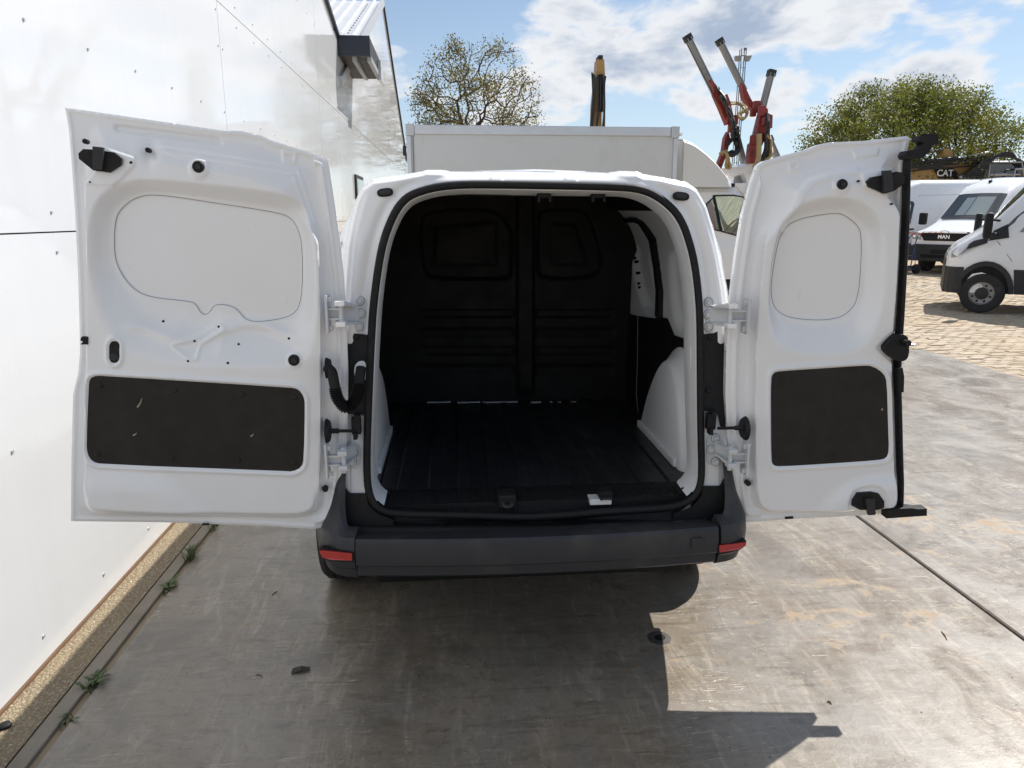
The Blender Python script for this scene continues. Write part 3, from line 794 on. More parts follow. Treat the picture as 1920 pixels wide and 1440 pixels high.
frame_plate_b = plate('tow_eye_cover', 'bumper_plastic', bumper, [(1297, 1010), (1317, 1009), (1317, 1028), (1297, 1029)], (VC, 2.2905, 0.6), (0, -1, 0.05), -0.02, 0.0)
CPROF = [(-0.10, 0.86), (-0.062, 0.80), (-0.040, 0.72), (-0.012, 0.655), (0.0, 0.622), (0.006, 0.575), (0.004, 0.534), (0.0, 0.520), (-0.010, 0.510), (-0.016, 0.480), (-0.03, 0.470), (-0.16, 0.465)]
def corner(sgn):
    x0 = VC+sgn*0.655
    pts = [(x0, 2.312), (x0+sgn*0.055, 2.325), (x0+sgn*0.100, 2.358), (x0+sgn*0.133, 2.415), (x0+sgn*0.158, 2.50), (x0+sgn*0.182, 2.60), (x0+sgn*0.215, 2.75), (x0+sgn*0.245, 2.90)]
    pts = spline([(x, y, 0) for x, y in pts], 4)
    if sgn < 0: pts = pts[::-1]
    n_p = len(pts); profs = []
    for i in range(n_p):
        t = i/(n_p-1) if sgn > 0 else 1-i/(n_p-1); u = max(0.0, min(1.0, (t-0.10)/0.30)); u = u*u*(3-2*u)
        profs.append([(a_*(1 if z < 0.63 else 0.55+0.45*u), z if z < 0.63 else 0.63+(z-0.63)*(0.10+0.90*u)) for a_, z in CPROF])
    return sweep(pts, profs, 'bumper_corner', 'bumper_plastic', van)
corner(-1); corner(1)
# red reflectors
def refl(poly, xo):
    c_ = chaikin(poly, 1); q = []
    for (x, y) in c_:
        t = (x-poly[0][0])
        q.append((x, y))
    return q
def refl_obj(poly, y_at):
    c_ = np.array(poly, float); a = [AY(x, y, y_at(x)) for x, y in c_]; m_c = c_.mean(0)
    o = MB().prism(a, (0, 0.03, 0)).build('reflector', 'red_reflector', van)
    e = [AY(x, y, y_at(x)+0.004) for x, y in m_c+(c_-m_c)*np.array([1.06, 1.35])]
    MB().prism(e, (0, 0.03, 0)).build('reflector_bezel', 'rubber', o)
    return o
refl_obj([(598, 1033), (604, 1032), (660, 1038), (660, 1051), (620, 1050), (604, 1045)], lambda x: 2.296+max(0, (640-x))/40*0.022)
refl_obj([(1349, 1023), (1398, 1017), (1397, 1024), (1384, 1031), (1349, 1036)], lambda x: 2.298+max(0, (x-1362))/40*0.024)

# ---- wheels
def wheel(c, axis_out, R, W, name, parent, rim='wheel_silver', holes=8):
    """tyre and rim; axis_out points away from the vehicle"""
    a = Vector(axis_out).normalized(); c = Vector(c); w = W/2; r0 = R*0.58
    t_ = MB().lathe([(r0, -w*.9), (R*.80, -w), (R*.94, -w*.95), (R, -w*.72), (R, -w*.42), (R*.985, -w*.40), (R*.985, -w*.34), (R, -w*.32), (R, -w*.04), (R*.985, -w*.02), (R*.985, w*.04), (R, w*.06), (R, w*.34), (R*.985, w*.36), (R*.985, w*.42), (R, w*.44), (R, w*.72), (R*.94, w*.95), (R*.80, w), (r0, w*.9)], c, a, 40)
    ty = t_.build('tyre', 'tyre', parent, True, 30)
    rm = MB().lathe([(r0*1.01, -w*.8), (r0*1.01, w*.86), (r0*.95, w*.88), (r0*.90, w*.62), (r0*.55, w*.55), (r0*.50, w*.80), (r0*.30, w*.86), (0.001, w*.86)], c, a, 40).build('rim', rim, parent, True, 30)
    u = a.orthogonal().normalized(); v = a.cross(u)
    for i in range(holes):
        t = 2*math.pi*(i+0.5)/holes; p = c+(u*math.cos(t)+v*math.sin(t))*r0*0.73+a*(w*.575)
        MB().disc(p, a, r0*0.10, w*0.06, 10).build('vent_hole', 'lining_black', rm)
    if holes: MB().lathe([(r0*.52, w*.60), (r0*.50, w*.86), (r0*.36, w*.93), (0.001, w*.93)], c, a, 24).build('hub_cover', 'trim_dark', rm, True, 40)
    return ty
for sx_ in (-1, 1):
    for y_ in (3.30, 6.02):
        wheel((VC+sx_*0.835, y_, 0.315), (sx_, 0, 0), 0.315, 0.20, 'wheel', van, 'trim_dark', 0)

# ---- load bay
FZ = 0.685; YB = 3.95; XI0, XI1 = VC-0.715, VC+0.705
fl = MB(); xs = []; x = XI0
while x < XI1:
    xs += [(x, 0.0), (x+0.062, 0.0), (x+0.070, 0.009), (x+0.112, 0.009), (x+0.120, 0.0)]; x += 0.120
xs = [(min(x, XI1), h) for x, h in xs]
k = len(xs)
fl.add([(x, 2.56, FZ+h) for x, h in xs]+[(x, YB, FZ+h) for x, h in xs], [(i, i+1, k+i+1, k+i) for i in range(k-1)])
fl.build('floor_mat', 'cargo_mat', van, fix=False)
sp = MB(); nrib = 96; vs = []; fs = []
x = XI0+0.085; dx = (XI1-XI0-0.15)/nrib; prof = []
for i in range(nrib): prof += [(x, 0.0), (x+dx*0.62, 0.0), (x+dx*0.66, 0.0035), (x+dx*0.96, 0.0035)]; x += dx
k = len(prof)
lines = [(2.600, FZ+0.010), (2.545, FZ+0.010), (2.492, FZ+0.002), (2.470, FZ-0.030), (2.462, FZ-0.062)]
for y_, z_ in lines: vs += [(a, y_-h*0.6, z_+h*0.6) for a, h in prof]
sp.add(vs, [(j*k+i, (j+1)*k+i, (j+1)*k+i+1, j*k+i+1) for j in range(len(lines)-1) for i in range(k-1)])
sill_plate = sp.build('sill_plate', 'black_plastic', van, fix=False)
MB().box((XI0, 2.47, FZ-0.10), (XI1, 2.60, FZ+0.002)).build('sill_base', 'black_plastic', van)
# latch wells in the sill
p = AY(951, 940, 2.462)
MB().box((p.x-0.034, 2.448, p.z-0.026), (p.x+0.034, 2.52, p.z+0.030), 0.010).build('latch_well', 'rubber', sill_plate)
MB().lathe([(0.012, 0.0), (0.022, 0.0), (0.024, 0.006), (0.020, 0.010), (0.012, 0.010)], (p.x, 2.449, p.z-0.006), (0, -0.5, 1), 16).build('latch_ring', 'trim_dark', sill_plate)
p = AY(1126, 940, 2.455)
MB().box((p.x-0.042, 2.444, p.z-0.010), (p.x+0.040, 2.50, p.z+0.012), 0.003).build('bare_sill', 'white_paint', sill_plate)
p = AY(1134, 928, 2.455)
MB().box((p.x-0.022, 2.436, p.z-0.014), (p.x+0.026, 2.50, p.z+0.018), 0.004).build('striker', 'rubber', sill_plate)
MB().tube([(p.x-0.016, 2.432, p.z-0.010), (p.x-0.016, 2.418, p.z), (p.x+0.016, 2.418, p.z), (p.x+0.016, 2.432, p.z-0.010)], 0.004, 6).build('striker_bar', 'trim_dark', sill_plate)
for cx_, cy_ in ((716, 922), (1283, 918)):
    p = AZ(cx_, cy_, FZ+0.012)
    MB().box((p.x-0.035, p.y-0.03, FZ), (p.x+0.035, p.y+0.03, FZ+0.016), 0.004).build('lashing_plate', 'black_plastic', van)
    MB().tube([(p.x-0.02, p.y-0.012, FZ+0.012), (p.x-0.016, p.y-0.016, FZ+0.024), (p.x+0.016, p.y-0.016, FZ+0.024), (p.x+0.02, p.y-0.012, FZ+0.012)], 0.004, 6).build('lashing_ring', 'trim_dark', van)
# ceiling and left lining
MB().add([(VC-.60, 2.64, 1.74), (VC-.46, 2.64, 1.825), (VC+.46, 2.64, 1.825), (VC+.60, 2.64, 1.74), (VC-.60, YB, 1.755), (VC-.46, YB, 1.835), (VC+.46, YB, 1.835), (VC+.60, YB, 1.755)], [(0, 4, 5, 1), (1, 5, 6, 2), (2, 6, 7, 3)]).build('headlining', 'lining_black', van, fix=False)
lzs = [FZ-0.02, 1.30, 1.50, 1.62, 1.72, 1.79]
m_ = MB(); lxs = [max(XI0, VC-hw_mid(z)+0.035) for z in lzs]
m_.add([(x, 2.66, z) for x, z in zip(lxs, lzs)]+[(x, YB, z) for x, z in zip(lxs, lzs)], [(i, 6+i, 7+i, i+1) for i in range(5)])
m_.build('side_lining', 'lining_black', van, fix=False)
# grab clips on the header
for cx_ in (1020, 1121):
    a = AY(cx_, 369, 2.60); m_ = MB().box((a.x-0.024, 2.585, a.z-0.004), (a.x+0.024, 2.63, a.z+0.012), 0.003)
    for d in (-0.02, 0.02): m_.box((a.x+d-0.004, 2.58, a.z-0.018), (a.x+d+0.004, 2.60, a.z+0.004))
    m_.build('header_clip', 'black_plastic', van)
# bulkhead
BP = (VC, YB, 1.2)
b1 = chaikin([(783, 420), (800, 390), (962, 388), (964, 520), (950, 527), (812, 527), (790, 512)], 2)
b1i = np.array([(815, 425), (932, 415), (934, 500), (812, 500)], float)
b2 = chaikin([(1006, 400), (1020, 390), (1095, 390), (1112, 410), (1134, 490), (1122, 524), (1016, 527), (1004, 512)], 2)
b2i = np.array([(1032, 418), (1080, 420), (1104, 498), (1032, 499)], float)
def bk_h(x, y):
    h = np.zeros_like(x)
    h -= 0.030*sst(0, -7, sdp(b1, x, y)); h += 0.012*sst(0, -4, sdp(b1i, x, y))
    h -= 0.030*sst(0, -7, sdp(b2, x, y)); h += 0.012*sst(0, -4, sdp(b2i, x, y))
    h += 0.030*sst(18, 12, np.abs(x-985))*sst(750, 720, y)
    inr = sst(966, 960, x)*sst(780, 800, x)+sst(1002, 1008, x)*sst(1155, 1145, x)
    for y0 in (588, 624, 658, 692): h -= 0.014*sst(9, 5, np.abs(y-y0))*inr
    return h
bko = chaikin([tuple(wpx(VC+s_*(min(hw_mid(z)-0.03, 0.74)), YB, z)) for s_, zz_ in ((-1, (0.60, 1.2, 1.5, 1.65, 1.75, 1.83)), (1, (1.83, 1.75, 1.65, 1.5, 1.2, 0.60))) for z in zz_], 0)
relief('bulkhead', 'lining_black', van, (680, 1225, 355, 800), 3.5, lambda x, y: sdp(bko, x, y), bk_h, BP, (0, -1, 0))
for a_, b_ in ((801, 845), (858, 900), (905, 970), (995, 1035), (1045, 1080), (1086, 1116)):
    p, q = AY(a_, 753.5, YB-0.03), AY(b_, 753.5, YB-0.03)
    MB().box((p.x, YB-0.05, p.z-0.002), (q.x, YB-0.03, p.z+0.002)).build('floor_edge', 'inner_white', van)
# right hand wall: painted upper part with blanked window, black lower lining, wheel arches
RX = XI1-0.002
def wallpoly(name, mt, pts, x0, x1, parent=van, extra=()):
    def lean(p): return Vector((min(0, float(np.interp(p.z, [1.3, 1.55, 1.70, 1.80, 1.855], [0.84, 0.775, 0.70, 0.60, 0.45]))+VC-0.035-RX), 0, 0))
    return MB().prism([AX(x, y, RX)+lean(AX(x, y, RX))+Vector((x0, 0, 0)) for x, y in pts]+[Vector(e)+Vector((x0, 0, 0)) for e in extra], (x1-x0, 0, 0)).build(name, mt, parent)
up_sd = lambda x, y: sdp(np.array([(1168, 392), (1200, 376), (1318, 345), (1322, 690), (1175, 640)]), x, y)
wn = chaikin([(1176, 420), (1214, 413), (1226, 440), (1240, 520), (1241, 590), (1200, 585)], 2)
wn2 = chaikin([(1195, 425), (1210, 420), (1224, 450), (1236, 530), (1237, 560), (1222, 566), (1210, 520)], 2)
pil = chaikin([(1252, 470), (1282, 470), (1296, 620), (1270, 620), (1258, 570)], 2)
def rw_h(x, y):
    h = -0.035*sst(1, -4, sdp(wn, x, y)); h -= 0.02*sst(0, -3, sdp(wn2, x, y))
    h -= 0.03*sst(2, -8, sdp(pil, x, y)); h += 0.02*sst(410, 404, y)
    zq = AP(x, y, (RX, 3, 1), np.array([-1.0, 0, 0]))[:, 2]
    lim = np.interp(zq, [1.3, 1.55, 1.70, 1.80, 1.855], [0.84, 0.775, 0.70, 0.60, 0.45])+VC-0.035
    return np.maximum(h, RX-lim)
relief('side_panel', 'inner_white', van, (1150, 1345, 325, 710), 2.5, up_sd, rw_h, (RX, 3, 1), (-1, 0, 0))
wallpoly('side_lining', 'lining_black', [(1180, 588), (1196, 592), (1231, 597), (1238, 594), (1253, 597), (1266, 628), (1285, 635)], -0.004, -0.010, extra=[(RX, 2.62, 1.30), (RX, 2.62, FZ-0.02), (RX, YB, FZ-0.02)])
wallpoly('window_seal', 'rubber', [(1174, 411), (1212, 409), (1222, 418), (1231, 450), (1240, 520), (1244, 545), (1243, 596), (1236, 594), (1237, 545), (1232, 500), (1224, 452), (1216, 421), (1208, 417), (1175, 418)], 0.002, -0.022)
for cx_, cy_ in ((1189, 484), (1191, 491), (1194, 512), (1196.5, 532), (1198, 539)):
    p = AX(cx_, cy_, RX+0.008); MB().disc(p+Vector((0.03, 0, 0)), (-1, 0, 0), 0.008, 0.034, 8).build('panel_hole', 'lining_black', van)
# trim line down beside the bulkhead
MB().tube([AX(1196, 592, RX-0.02), AX(1195, 680, RX-0.02), AX(1193, 740, RX-0.02), AX(1197, 778, RX-0.02)], 0.0022, 6).build('trim_line', 'seam_dark', van)
def arch(xi, xo, yc, name='wheel_arch'):
    s_ = 1 if xo > xi else -1
    prof = [(2.72, FZ-0.01), (2.765, FZ+0.17), (2.84, FZ+0.34), (2.93, FZ+0.425), (3.03, FZ+0.43), (3.15, FZ+0.37), (3.27, FZ+0.25), (3.36, FZ+0.12), (3.43, FZ-0.01)]
    prof = [(p.x, p.y) for p in spline([(a, b_, 0) for a, b_ in prof], 4)]
    cy, cz = 3.06, FZ; rings = []
    for x_, s2 in ((xo, 1.10), (xi+s_*0.035, 1.0), (xi+s_*0.010, 0.965), (xi, 0.90)):
        rings.append([(x_, cy+(y_-cy)*s2, cz-0.012+(z_-cz+0.012)*s2) for y_, z_ in prof])
    k = len(prof); m2 = MB()
    m2.add([v for r_ in rings for v in r_], [(i*k+j, i*k+j+1, (i+1)*k+j+1, (i+1)*k+j) for i in range(len(rings)-1) for j in range(k-1)]+[tuple(3*k+j for j in range(k))])
    o = m2.build(name, 'inner_white', van, True, 50)
    MB().box((xi-s_*0.012, 2.79, FZ), (xi+s_*0.03, 3.40, FZ+0.035), 0.006).build('arch_flange', 'inner_white', o)
    return o
arch(VC+0.632, XI1-0.012, 3.1); arch(VC-0.618, XI0+0.012, 3.1)
# slotted strip on the pillar return
p = [AX(1297, 645, VC+0.60)]
MB().tube([AY(1299, 644, 2.52), AY(1297, 655, 2.52), AY(1297, 690, 2.52), AY(1299, 706, 2.52)], 0.006, 8).build('pillar_bead', 'inner_white', van, True)

# ---- hinges
def bolt(mb, p, n, r=0.012):
    mb.disc(p, n, r*1.35, 0.003, 16); mb.disc(Vector(p)+Vector(n)*0.003, n, r, 0.008, 6, r*.92)
def hinge(plate_px, bolts, arm, door_x, side, low=False):
    """body plate with bolts, a forked arm and the door leaf"""
    fnv = Vector(FN).normalized()
    hp = plate('hinge', 'white_primer', van, chaikin(plate_px, 1), FP, FN, -0.014, -0.004)
    cc_ = np.array(chaikin(plate_px, 1)); mc = cc_.mean(0)
    plate('hinge_shade', 'seam_dark', hp, mc+(cc_-mc)*np.array([1.10, 1.04]), FP, FN, -0.03, -0.012)  # dark plate added to draw the shade line round the hinge plate
    for bx, by in bolts:
        p_ = Vector(AP([bx], [by], FP, np.array(fnv))[0])
        w_ = MB().disc(p_+fnv*-0.004, fnv, 0.0175, 0.0015, 18).build('bolt_shade', 'seam_dark', hp)  # dark disc added as a painted shade ring round the bolt
        MB().disc(p_+fnv*-0.0025, fnv, 0.0160, 0.003, 18, 0.015).disc(p_+fnv*0.0005, fnv, 0.010, 0.008, 6, .009).build('bolt', 'white_primer', hp, True, 30)
    (ax, ay), (bx, by) = arm
    A = AY(ax, ay, 2.44); B = AY(bx, by, 2.355); D = AY(door_x, by, 2.36)
    m2 = MB()
    for dz in (-0.034, 0.034) if not low else (-0.022, 0.026):
        m2.prism([A+Vector((0, 0.01, dz*0.85-0.003)), A+Vector((0, -0.03, dz*0.85-0.003)), B+Vector((0, -0.03, dz-0.003)), B+Vector((side*-0.012, 0, dz-0.003)), B+Vector((0, 0.03, dz-0.003))], (0, 0, 0.007))
    m2.prism([A+Vector((0, 0.004, -0.030)), A+Vector((0, 0.004, 0.030)), B+Vector((side*0.02, 0.012, 0.030)), B+Vector((side*0.02, 0.012, -0.030))], (0, 0.004, 0))
    m2.build('hinge_arm', 'white_primer', hp)
    for dz in (-0.037, 0.031) if not low else (-0.026, 0.026):
        MB().box((B.x-0.016, B.y-0.032, B.z+dz-0.004), (B.x+0.016, B.y+0.004, B.z+dz+0.013), 0.004).build('hinge_cap', 'white_cap' if not low else 'white_primer', hp)
    m2 = MB()
    for dz in (-0.016, 0.016): m2.box((min(B.x, D.x), B.y-0.012, B.z+dz-0.003), (max(B.x, D.x), B.y+0.012, B.z+dz+0.003))
    m2.box((min(B.x, D.x), B.y+0.004, B.z-0.016), (max(B.x, D.x), B.y+0.010, B.z+0.016))
    m2.box((D.x-0.004, D.y-0.03, D.z-0.062), (D.x+0.004, D.y+0.03, D.z+0.062), 0.003)
    for dz in (-0.046, 0.046): m2.disc((D.x+side*-0.004, D.y-0.012, D.z+dz), (-side, 0, 0), 0.010, 0.012, 6)
    m2.disc((B.x, B.y-0.006, B.z-0.045), (0, 0, 1), 0.008, 0.09, 10)
    m2.build('hinge_leaf', 'white_primer', hp)
hinge([(663, 556), (684, 556), (689, 575), (686, 622), (660, 622), (662, 580)], [(674, 564), (676, 588), (673, 612)], ((672, 588), (640, 588)), 615, -1)
hinge([(658, 838), (672, 832), (676, 850), (673, 880), (656, 880)], [(663, 850), (660, 866)], ((668, 845), (645, 862)), 614, -1, True)
hinge([(1318, 562), (1336, 558), (1341, 575), (1339, 618), (1320, 622)], [(1329, 567), (1327, 590), (1329, 613)], ((1332, 590), (1368, 592)), 1398, 1)
hinge([(1325, 816), (1345, 816), (1347, 860), (1342, 872), (1326, 872)], [(1334, 843), (1342, 822), (1342, 866)], ((1340, 840), (1368, 858)), 1397, 1, True)
# door check straps
def check(mech, rod, boot):
    p = AY(mech[0], mech[1], 2.43); m2 = MB()
    m2.box((p.x-0.016, p.y-0.012, p.z-0.03), (p.x+0.016, p.y+0.02, p.z+0.03), 0.004)
    m2.box((p.x-0.010, p.y-0.022, p.z-0.046), (p.x+0.004, p.y+0.01, p.z-0.02), 0.002).box((p.x-0.004, p.y-0.02, p.z+0.022), (p.x+0.014, p.y+0.02, p.z+0.042), 0.003)
    o = m2.build('door_check', 'rubber', van)
    a, b_ = AY(rod[0][0], rod[0][1], 2.42), AY(rod[1][0], rod[1][1], 2.375)
    MB().tube([a, a.lerp(b_, 0.6), a.lerp(b_, 0.62), b_], [0.006, 0.006, 0.009, 0.009], 8).build('check_rod', 'rubber', o)
    q = AY(boot[0], boot[1], 2.375); sd_ = 1 if boot[0] < 1000 else -1; MB().disc(q, (sd_, 0, 0), 0.044, 0.012, 20, 0.036).build('check_boot', 'rubber', o)
check((668, 798), ((668, 808), (614, 808)), (612, 808))
check((1333, 790), ((1345, 803), (1398, 802)), (1398, 803))
# wiring conduit with bellows
cp_ = spline([AY(614, 690, 2.365), AY(622, 698, 2.345), AY(627, 720, 2.34), AY(632, 745, 2.34), AY(647, 763, 2.345), AY(663, 755, 2.36), AY(671, 732, 2.385), AY(675, 705, 2.41), AY(677, 690, 2.43)], 14)
rs_ = [0.0175]*len(cp_)
for i in range(len(cp_)):
    t = i/len(cp_)
    if 0.28 < t < 0.80: rs_[i] = 0.0160+0.0062*(i % 2)
MB().tube(cp_, rs_, 12).build('wiring_conduit', 'rubber', van, True, 60)
p = AY(614, 690, 2.365); MB().disc(p+Vector((-0.004, 0, 0)), (1, 0, 0), 0.036, 0.014, 18, 0.030).build('conduit_boot', 'rubber', van)

# ================================================================== REAR DOORS
def door_disc(parent, px, P0, N, r, h0, h1, mt, name, r2=None, k=18):
    n = Vector(N).normalized(); p = Vector(AP([px[0]], [px[1]], P0, np.array(n))[0])
    return MB().disc(p+n*h0, n, r, h1-h0, k, r2).build(name, mt, parent, True, 40)
def contour(parent, poly, P0, N, h, r, mt, name, hf=None):
    n = np.array(Vector(N).normalized()); a = AP(poly[:, 0], poly[:, 1], P0, n)
    hh = np.full(len(poly), h) if hf is None else hf(poly[:, 0], poly[:, 1])+h
    return MB().tube([Vector(p+n*q) for p, q in zip(a, hh)], r, 5, closed=True).build(name, mt, parent)
def latch(parent, poly, clasp, P0, N, h, flip=1):
    n = Vector(N).normalized()
    o = plate('latch', 'black_plastic', parent, poly, P0, N, h, h+0.016)
    c_ = plate('latch_clasp', 'trim_dark', o, clasp, P0, N, h+0.0165, h+0.030)
    return o

# ---------------- wide left door
LP0 = (-0.42, 2.432, 1.2); LN = (0.105, -1, 0)
LOUT = np.array([(122, 202), (160, 207), (425, 246), (438, 245), (455, 246), (490, 254), (508, 263), (560, 279), (605, 294), (614, 300), (617, 312), (626, 370), (636, 440), (645, 520), (650, 600), (653, 700), (652, 800), (647, 870), (638, 930), (630, 962), (620, 980), (606, 989), (588, 992), (500, 986), (300, 979), (133, 977), (134, 860), (137, 742), (140, 726), (147, 700), (150, 660), (149, 600), (146, 500), (141, 400), (134, 300), (129, 240)], float)
LIN = chaikin([(156, 226), (230, 232), (430, 262), (470, 266), (530, 288), (582, 312), (596, 340), (603, 430), (610, 540), (612, 700), (610, 850), (607, 925), (600, 952), (580, 966), (540, 970), (190, 960), (168, 950), (160, 920), (163, 720), (166, 560), (163, 400)], 2)
LLIP = chaikin([(170, 470), (176, 405), (196, 362), (240, 338), (300, 334), (520, 358), (566, 372), (588, 410), (596, 500), (598, 640), (575, 684), (520, 690), (300, 684), (236, 660), (190, 590)], 2)
LFLAT = chaikin([(214, 420), (222, 395), (250, 371), (288, 363), (400, 380), (520, 398), (548, 409), (563, 440), (567, 480), (566, 560), (552, 592), (500, 603), (462, 602), (446, 582), (432, 573), (402, 570), (393, 586), (384, 591), (375, 586), (367, 570), (352, 565), (280, 558), (248, 542), (224, 510), (213, 478)], 2)
LCARD = chaikin([(178, 704), (190, 699), (205, 699.5), (545, 721), (562, 724), (572, 738), (574, 752), (572, 852), (568, 868), (552, 876), (535, 875), (200, 862), (182, 857), (173, 842), (172, 820), (176, 722)], 1)
LBEAD = np.array([(214, 232), (408, 256), (418, 262), (416, 274), (404, 274), (222, 249), (214, 243)], float)
LPAD = np.array([(161, 276), (205, 276), (262, 296), (262, 312), (238, 338), (222, 350), (170, 348), (160, 330)], float)
LLOW = chaikin([(150, 880), (240, 876), (310, 884), (345, 905), (375, 945), (420, 975), (150, 990)], 2)
def ldoor_h(x, y):
    so = sdp(LOUT, x, y); si = sdp(LIN, x, y)
    h = 0.004*gauss(so+5, 3) + 0.012*gauss(so+14, 5)*(x > 590)
    yt = np.interp(x, [156, 430, 600], [226, 262, 330]); wd = 11+62*sst(130, 50, y-yt)
    h = h + 0.046*sst(0, 1, (2-si)/wd)
    # hinge edge: broad step
    lip = sdp(LLIP, x, y); fl_ = np.maximum(sdp(LFLAT, x, y), 0); inn = np.clip(-lip, 0, None)
    t = inn/(inn+fl_*0.8+1e-3)
    h -= 0.050*sst(0.0, 0.95, t)+0.004*sst(1.5, -2.5, sdp(LFLAT, x, y))
    # wavy press lines under the blanked window
    h += 0.009*gauss((y-(622+14*np.sin((x-300)/36)))/10, 1)*sst(225, 260, x)*sst(590, 540, x)
    h += 0.005*gauss(sdp(np.array([(330, 645), (372, 634), (412, 610), (420, 616), (378, 642), (372, 668), (364, 668)], float), x, y)-2, 3)
    h += -0.009*sst(1, -4, sdp(LBEAD, x, y))
    h += 0.005*gauss(sdp(np.array([(532, 286), (555, 289), (552, 305), (534, 303)], float), x, y), 3.5)
    h += 0.006*sst(2, -3, sdp(LPAD, x, y))
    h += 0.006*sst(22, 14, np.hypot(x-379, (y-318)))
    h += 0.004*sst(16, 12, np.hypot(x-554, y-671))
    h += -0.010*gauss(np.hypot((x-287)/1.0, (y-292)/1.8), 12)
    h += 0.007*gauss(np.hypot((x-224)*1.25, np.maximum(np.abs(y-655)-9, 0))-17, 4)
    h -= 0.006*sst(4, -4, sdp(LCARD, x, y))
    h += 0.006*gauss(sdp(LCARD, x, y)-5, 4)
    h += 0.016*sst(14, -34, sdp(LLOW, x, y))*sst(985, 950, y)
    h -= 0.012*gauss(si+9, 4)*sst(900, 940, y)*(si < 0)
    h += 0.004*gauss(sdp(np.array([(300, 278), (345, 284), (560, 318), (592, 420), (584, 420), (552, 330), (345, 296)], float), x, y), 3)
    return h
ldoor = relief('rear_door', 'white_paint', van, (116, 660, 196, 998), 2.4, lambda x, y: sdp(LOUT, x, y), ldoor_h, LP0, LN, thick=0.028)
ldoor['label'] = 'wide rear door with black lower panel, swung out beside the clad wall'
contour(ldoor, LFLAT, LP0, LN, 0.0003, 0.0010, 'seam_dark', 'window_blank_edge', ldoor_h)
lcard = plate('door_card', 'hardboard', ldoor, LCARD, LP0, LN, 0.038, 0.0445)
for bx, by in ((298, 423), (724, 451), (1107, 474), (1409, 493), (286, 813), (708, 835), (1085, 851), (1405, 865)):
    door_disc(lcard, (100+bx/3.097, 580+by/3.097), LP0, LN, 0.011, 0.0445, 0.0495, 'hardboard', 'card_clip', 0.006)
latch(ldoor, [(163, 291), (172, 283), (192, 284), (228, 289), (241, 300), (240, 312), (219, 326), (190, 322), (164, 301)], [(192, 279), (211, 281), (211, 296), (209, 322), (192, 320)], LP0, LN, 0.050)
door_disc(ldoor, (379, 315), LP0, LN, 0.019, 0.048, 0.058, 'rubber', 'plug', 0.016)
door_disc(ldoor, (379, 315), LP0, LN, 0.009, 0.058, 0.0605, 'trim_dark', 'plug_centre', 0.008)
door_disc(ldoor, (554, 671), LP0, LN, 0.020, 0.042, 0.053, 'rubber', 'plug', 0.017)
door_disc(ldoor, (554, 671), LP0, LN, 0.010, 0.053, 0.056, 'trim_dark', 'plug_centre', 0.008)
plate('pull_slot', 'rubber', ldoor, oval(224, 655, 11.5, 20, 24), LP0, LN, 0.036, 0.0475)
door_disc(ldoor, (224, 664), LP0, LN, 0.014, 0.0475, 0.052, 'trim_dark', 'pull_button', 0.010)
plate('edge_catch', 'rubber', ldoor, [(164, 627), (176, 627), (176, 641), (162, 641), (167, 636), (162, 633)], LP0, LN, 0.034, 0.050)
for hx, hy, r_ in ((171, 268, .0075), (286, 284, .0075)): door_disc(ldoor, (hx, hy), LP0, LN, r_, 0.030, 0.050, 'rubber', 'hole_plug')
def door_top_h(x, y): return float(ldoor_h(np.array([float(x)]), np.array([float(y)]))[0])
for hx, hy in ((307, 602), (411, 612), (368, 637), (449, 644), (543, 633), (359, 672), (432, 676), (256, 307), (181, 343)):
    h_ = door_top_h(hx, hy); door_disc(ldoor, (hx, hy), LP0, LN, 0.0042 if hy > 300 and hy != 343 else 0.003, h_-0.002, h_+0.0012, 'lining_black', 'press_hole', k=10)
# scuffs on the card
for (a, b_) in (((266, 757), (274, 740)), ((258, 809), (264, 804)), ((474, 811), (479, 806))):
    q0 = Vector(AP([a[0]], [a[1]], LP0, np.array(Vector(LN).normalized()))[0])+Vector(LN).normalized()*0.0448; q1 = Vector(AP([b_[0]], [b_[1]], LP0, np.array(Vector(LN).normalized()))[0])+Vector(LN).normalized()*0.0448
    MB().tube([q0, q0.lerp(q1, .5)+Vector((0.003, 0, 0)), q1], [0.003, 0.002, 0.0008], 5).build('scuff', 'stone', lcard)
for hx, hy, s_ in ((612, 912, 1),):
    door_disc(ldoor, (611, 912), LP0, LN, 0.010, 0.012, 0.030, 'rubber', 'edge_plug')
MB().tube([Vector(AP([x], [y], LP0, np.array(Vector(LN).normalized()))[0])+Vector(LN).normalized()*0.012 for x, y in ((381, 980), (388, 980), (394, 980))], 0.0035, 5).build('drain_slot', 'lining_black', ldoor)

# ---------------- narrow right door
RP0 = (1.0, 2.432, 1.2); RN = (-0.07, -1, 0)
ROUT = np.array([(1420, 310), (1432, 302), (1470, 291), (1510, 281), (1535, 271), (1552, 267), (1620, 264), (1700, 255), (1706, 259), (1700, 285), (1694, 310), (1691, 380), (1687, 480), (1682, 560), (1677, 640), (1677, 720), (1681, 800), (1684, 880), (1685, 962), (1600, 967), (1500, 972), (1404, 979), (1392, 976), (1383, 962), (1378, 930), (1373, 880), (1364, 820), (1360, 740), (1362, 650), (1370, 560), (1380, 480), (1393, 400), (1408, 345)], float)
RIN = chaikin([(1444, 330), (1500, 303), (1560, 287), (1660, 276), (1682, 290), (1683, 380), (1678, 520), (1668, 640), (1668, 760), (1674, 900), (1674, 940), (1655, 952), (1460, 958), (1428, 956), (1409, 940), (1402, 890), (1400, 760), (1402, 640), (1410, 540), (1424, 420)], 2)
RLIP = chaikin([(1431, 545), (1438, 470), (1456, 412), (1490, 380), (1545, 366), (1600, 372), (1640, 405), (1652, 450), (1652, 540), (1640, 600), (1612, 650), (1570, 664), (1480, 664), (1440, 640), (1430, 600)], 2)
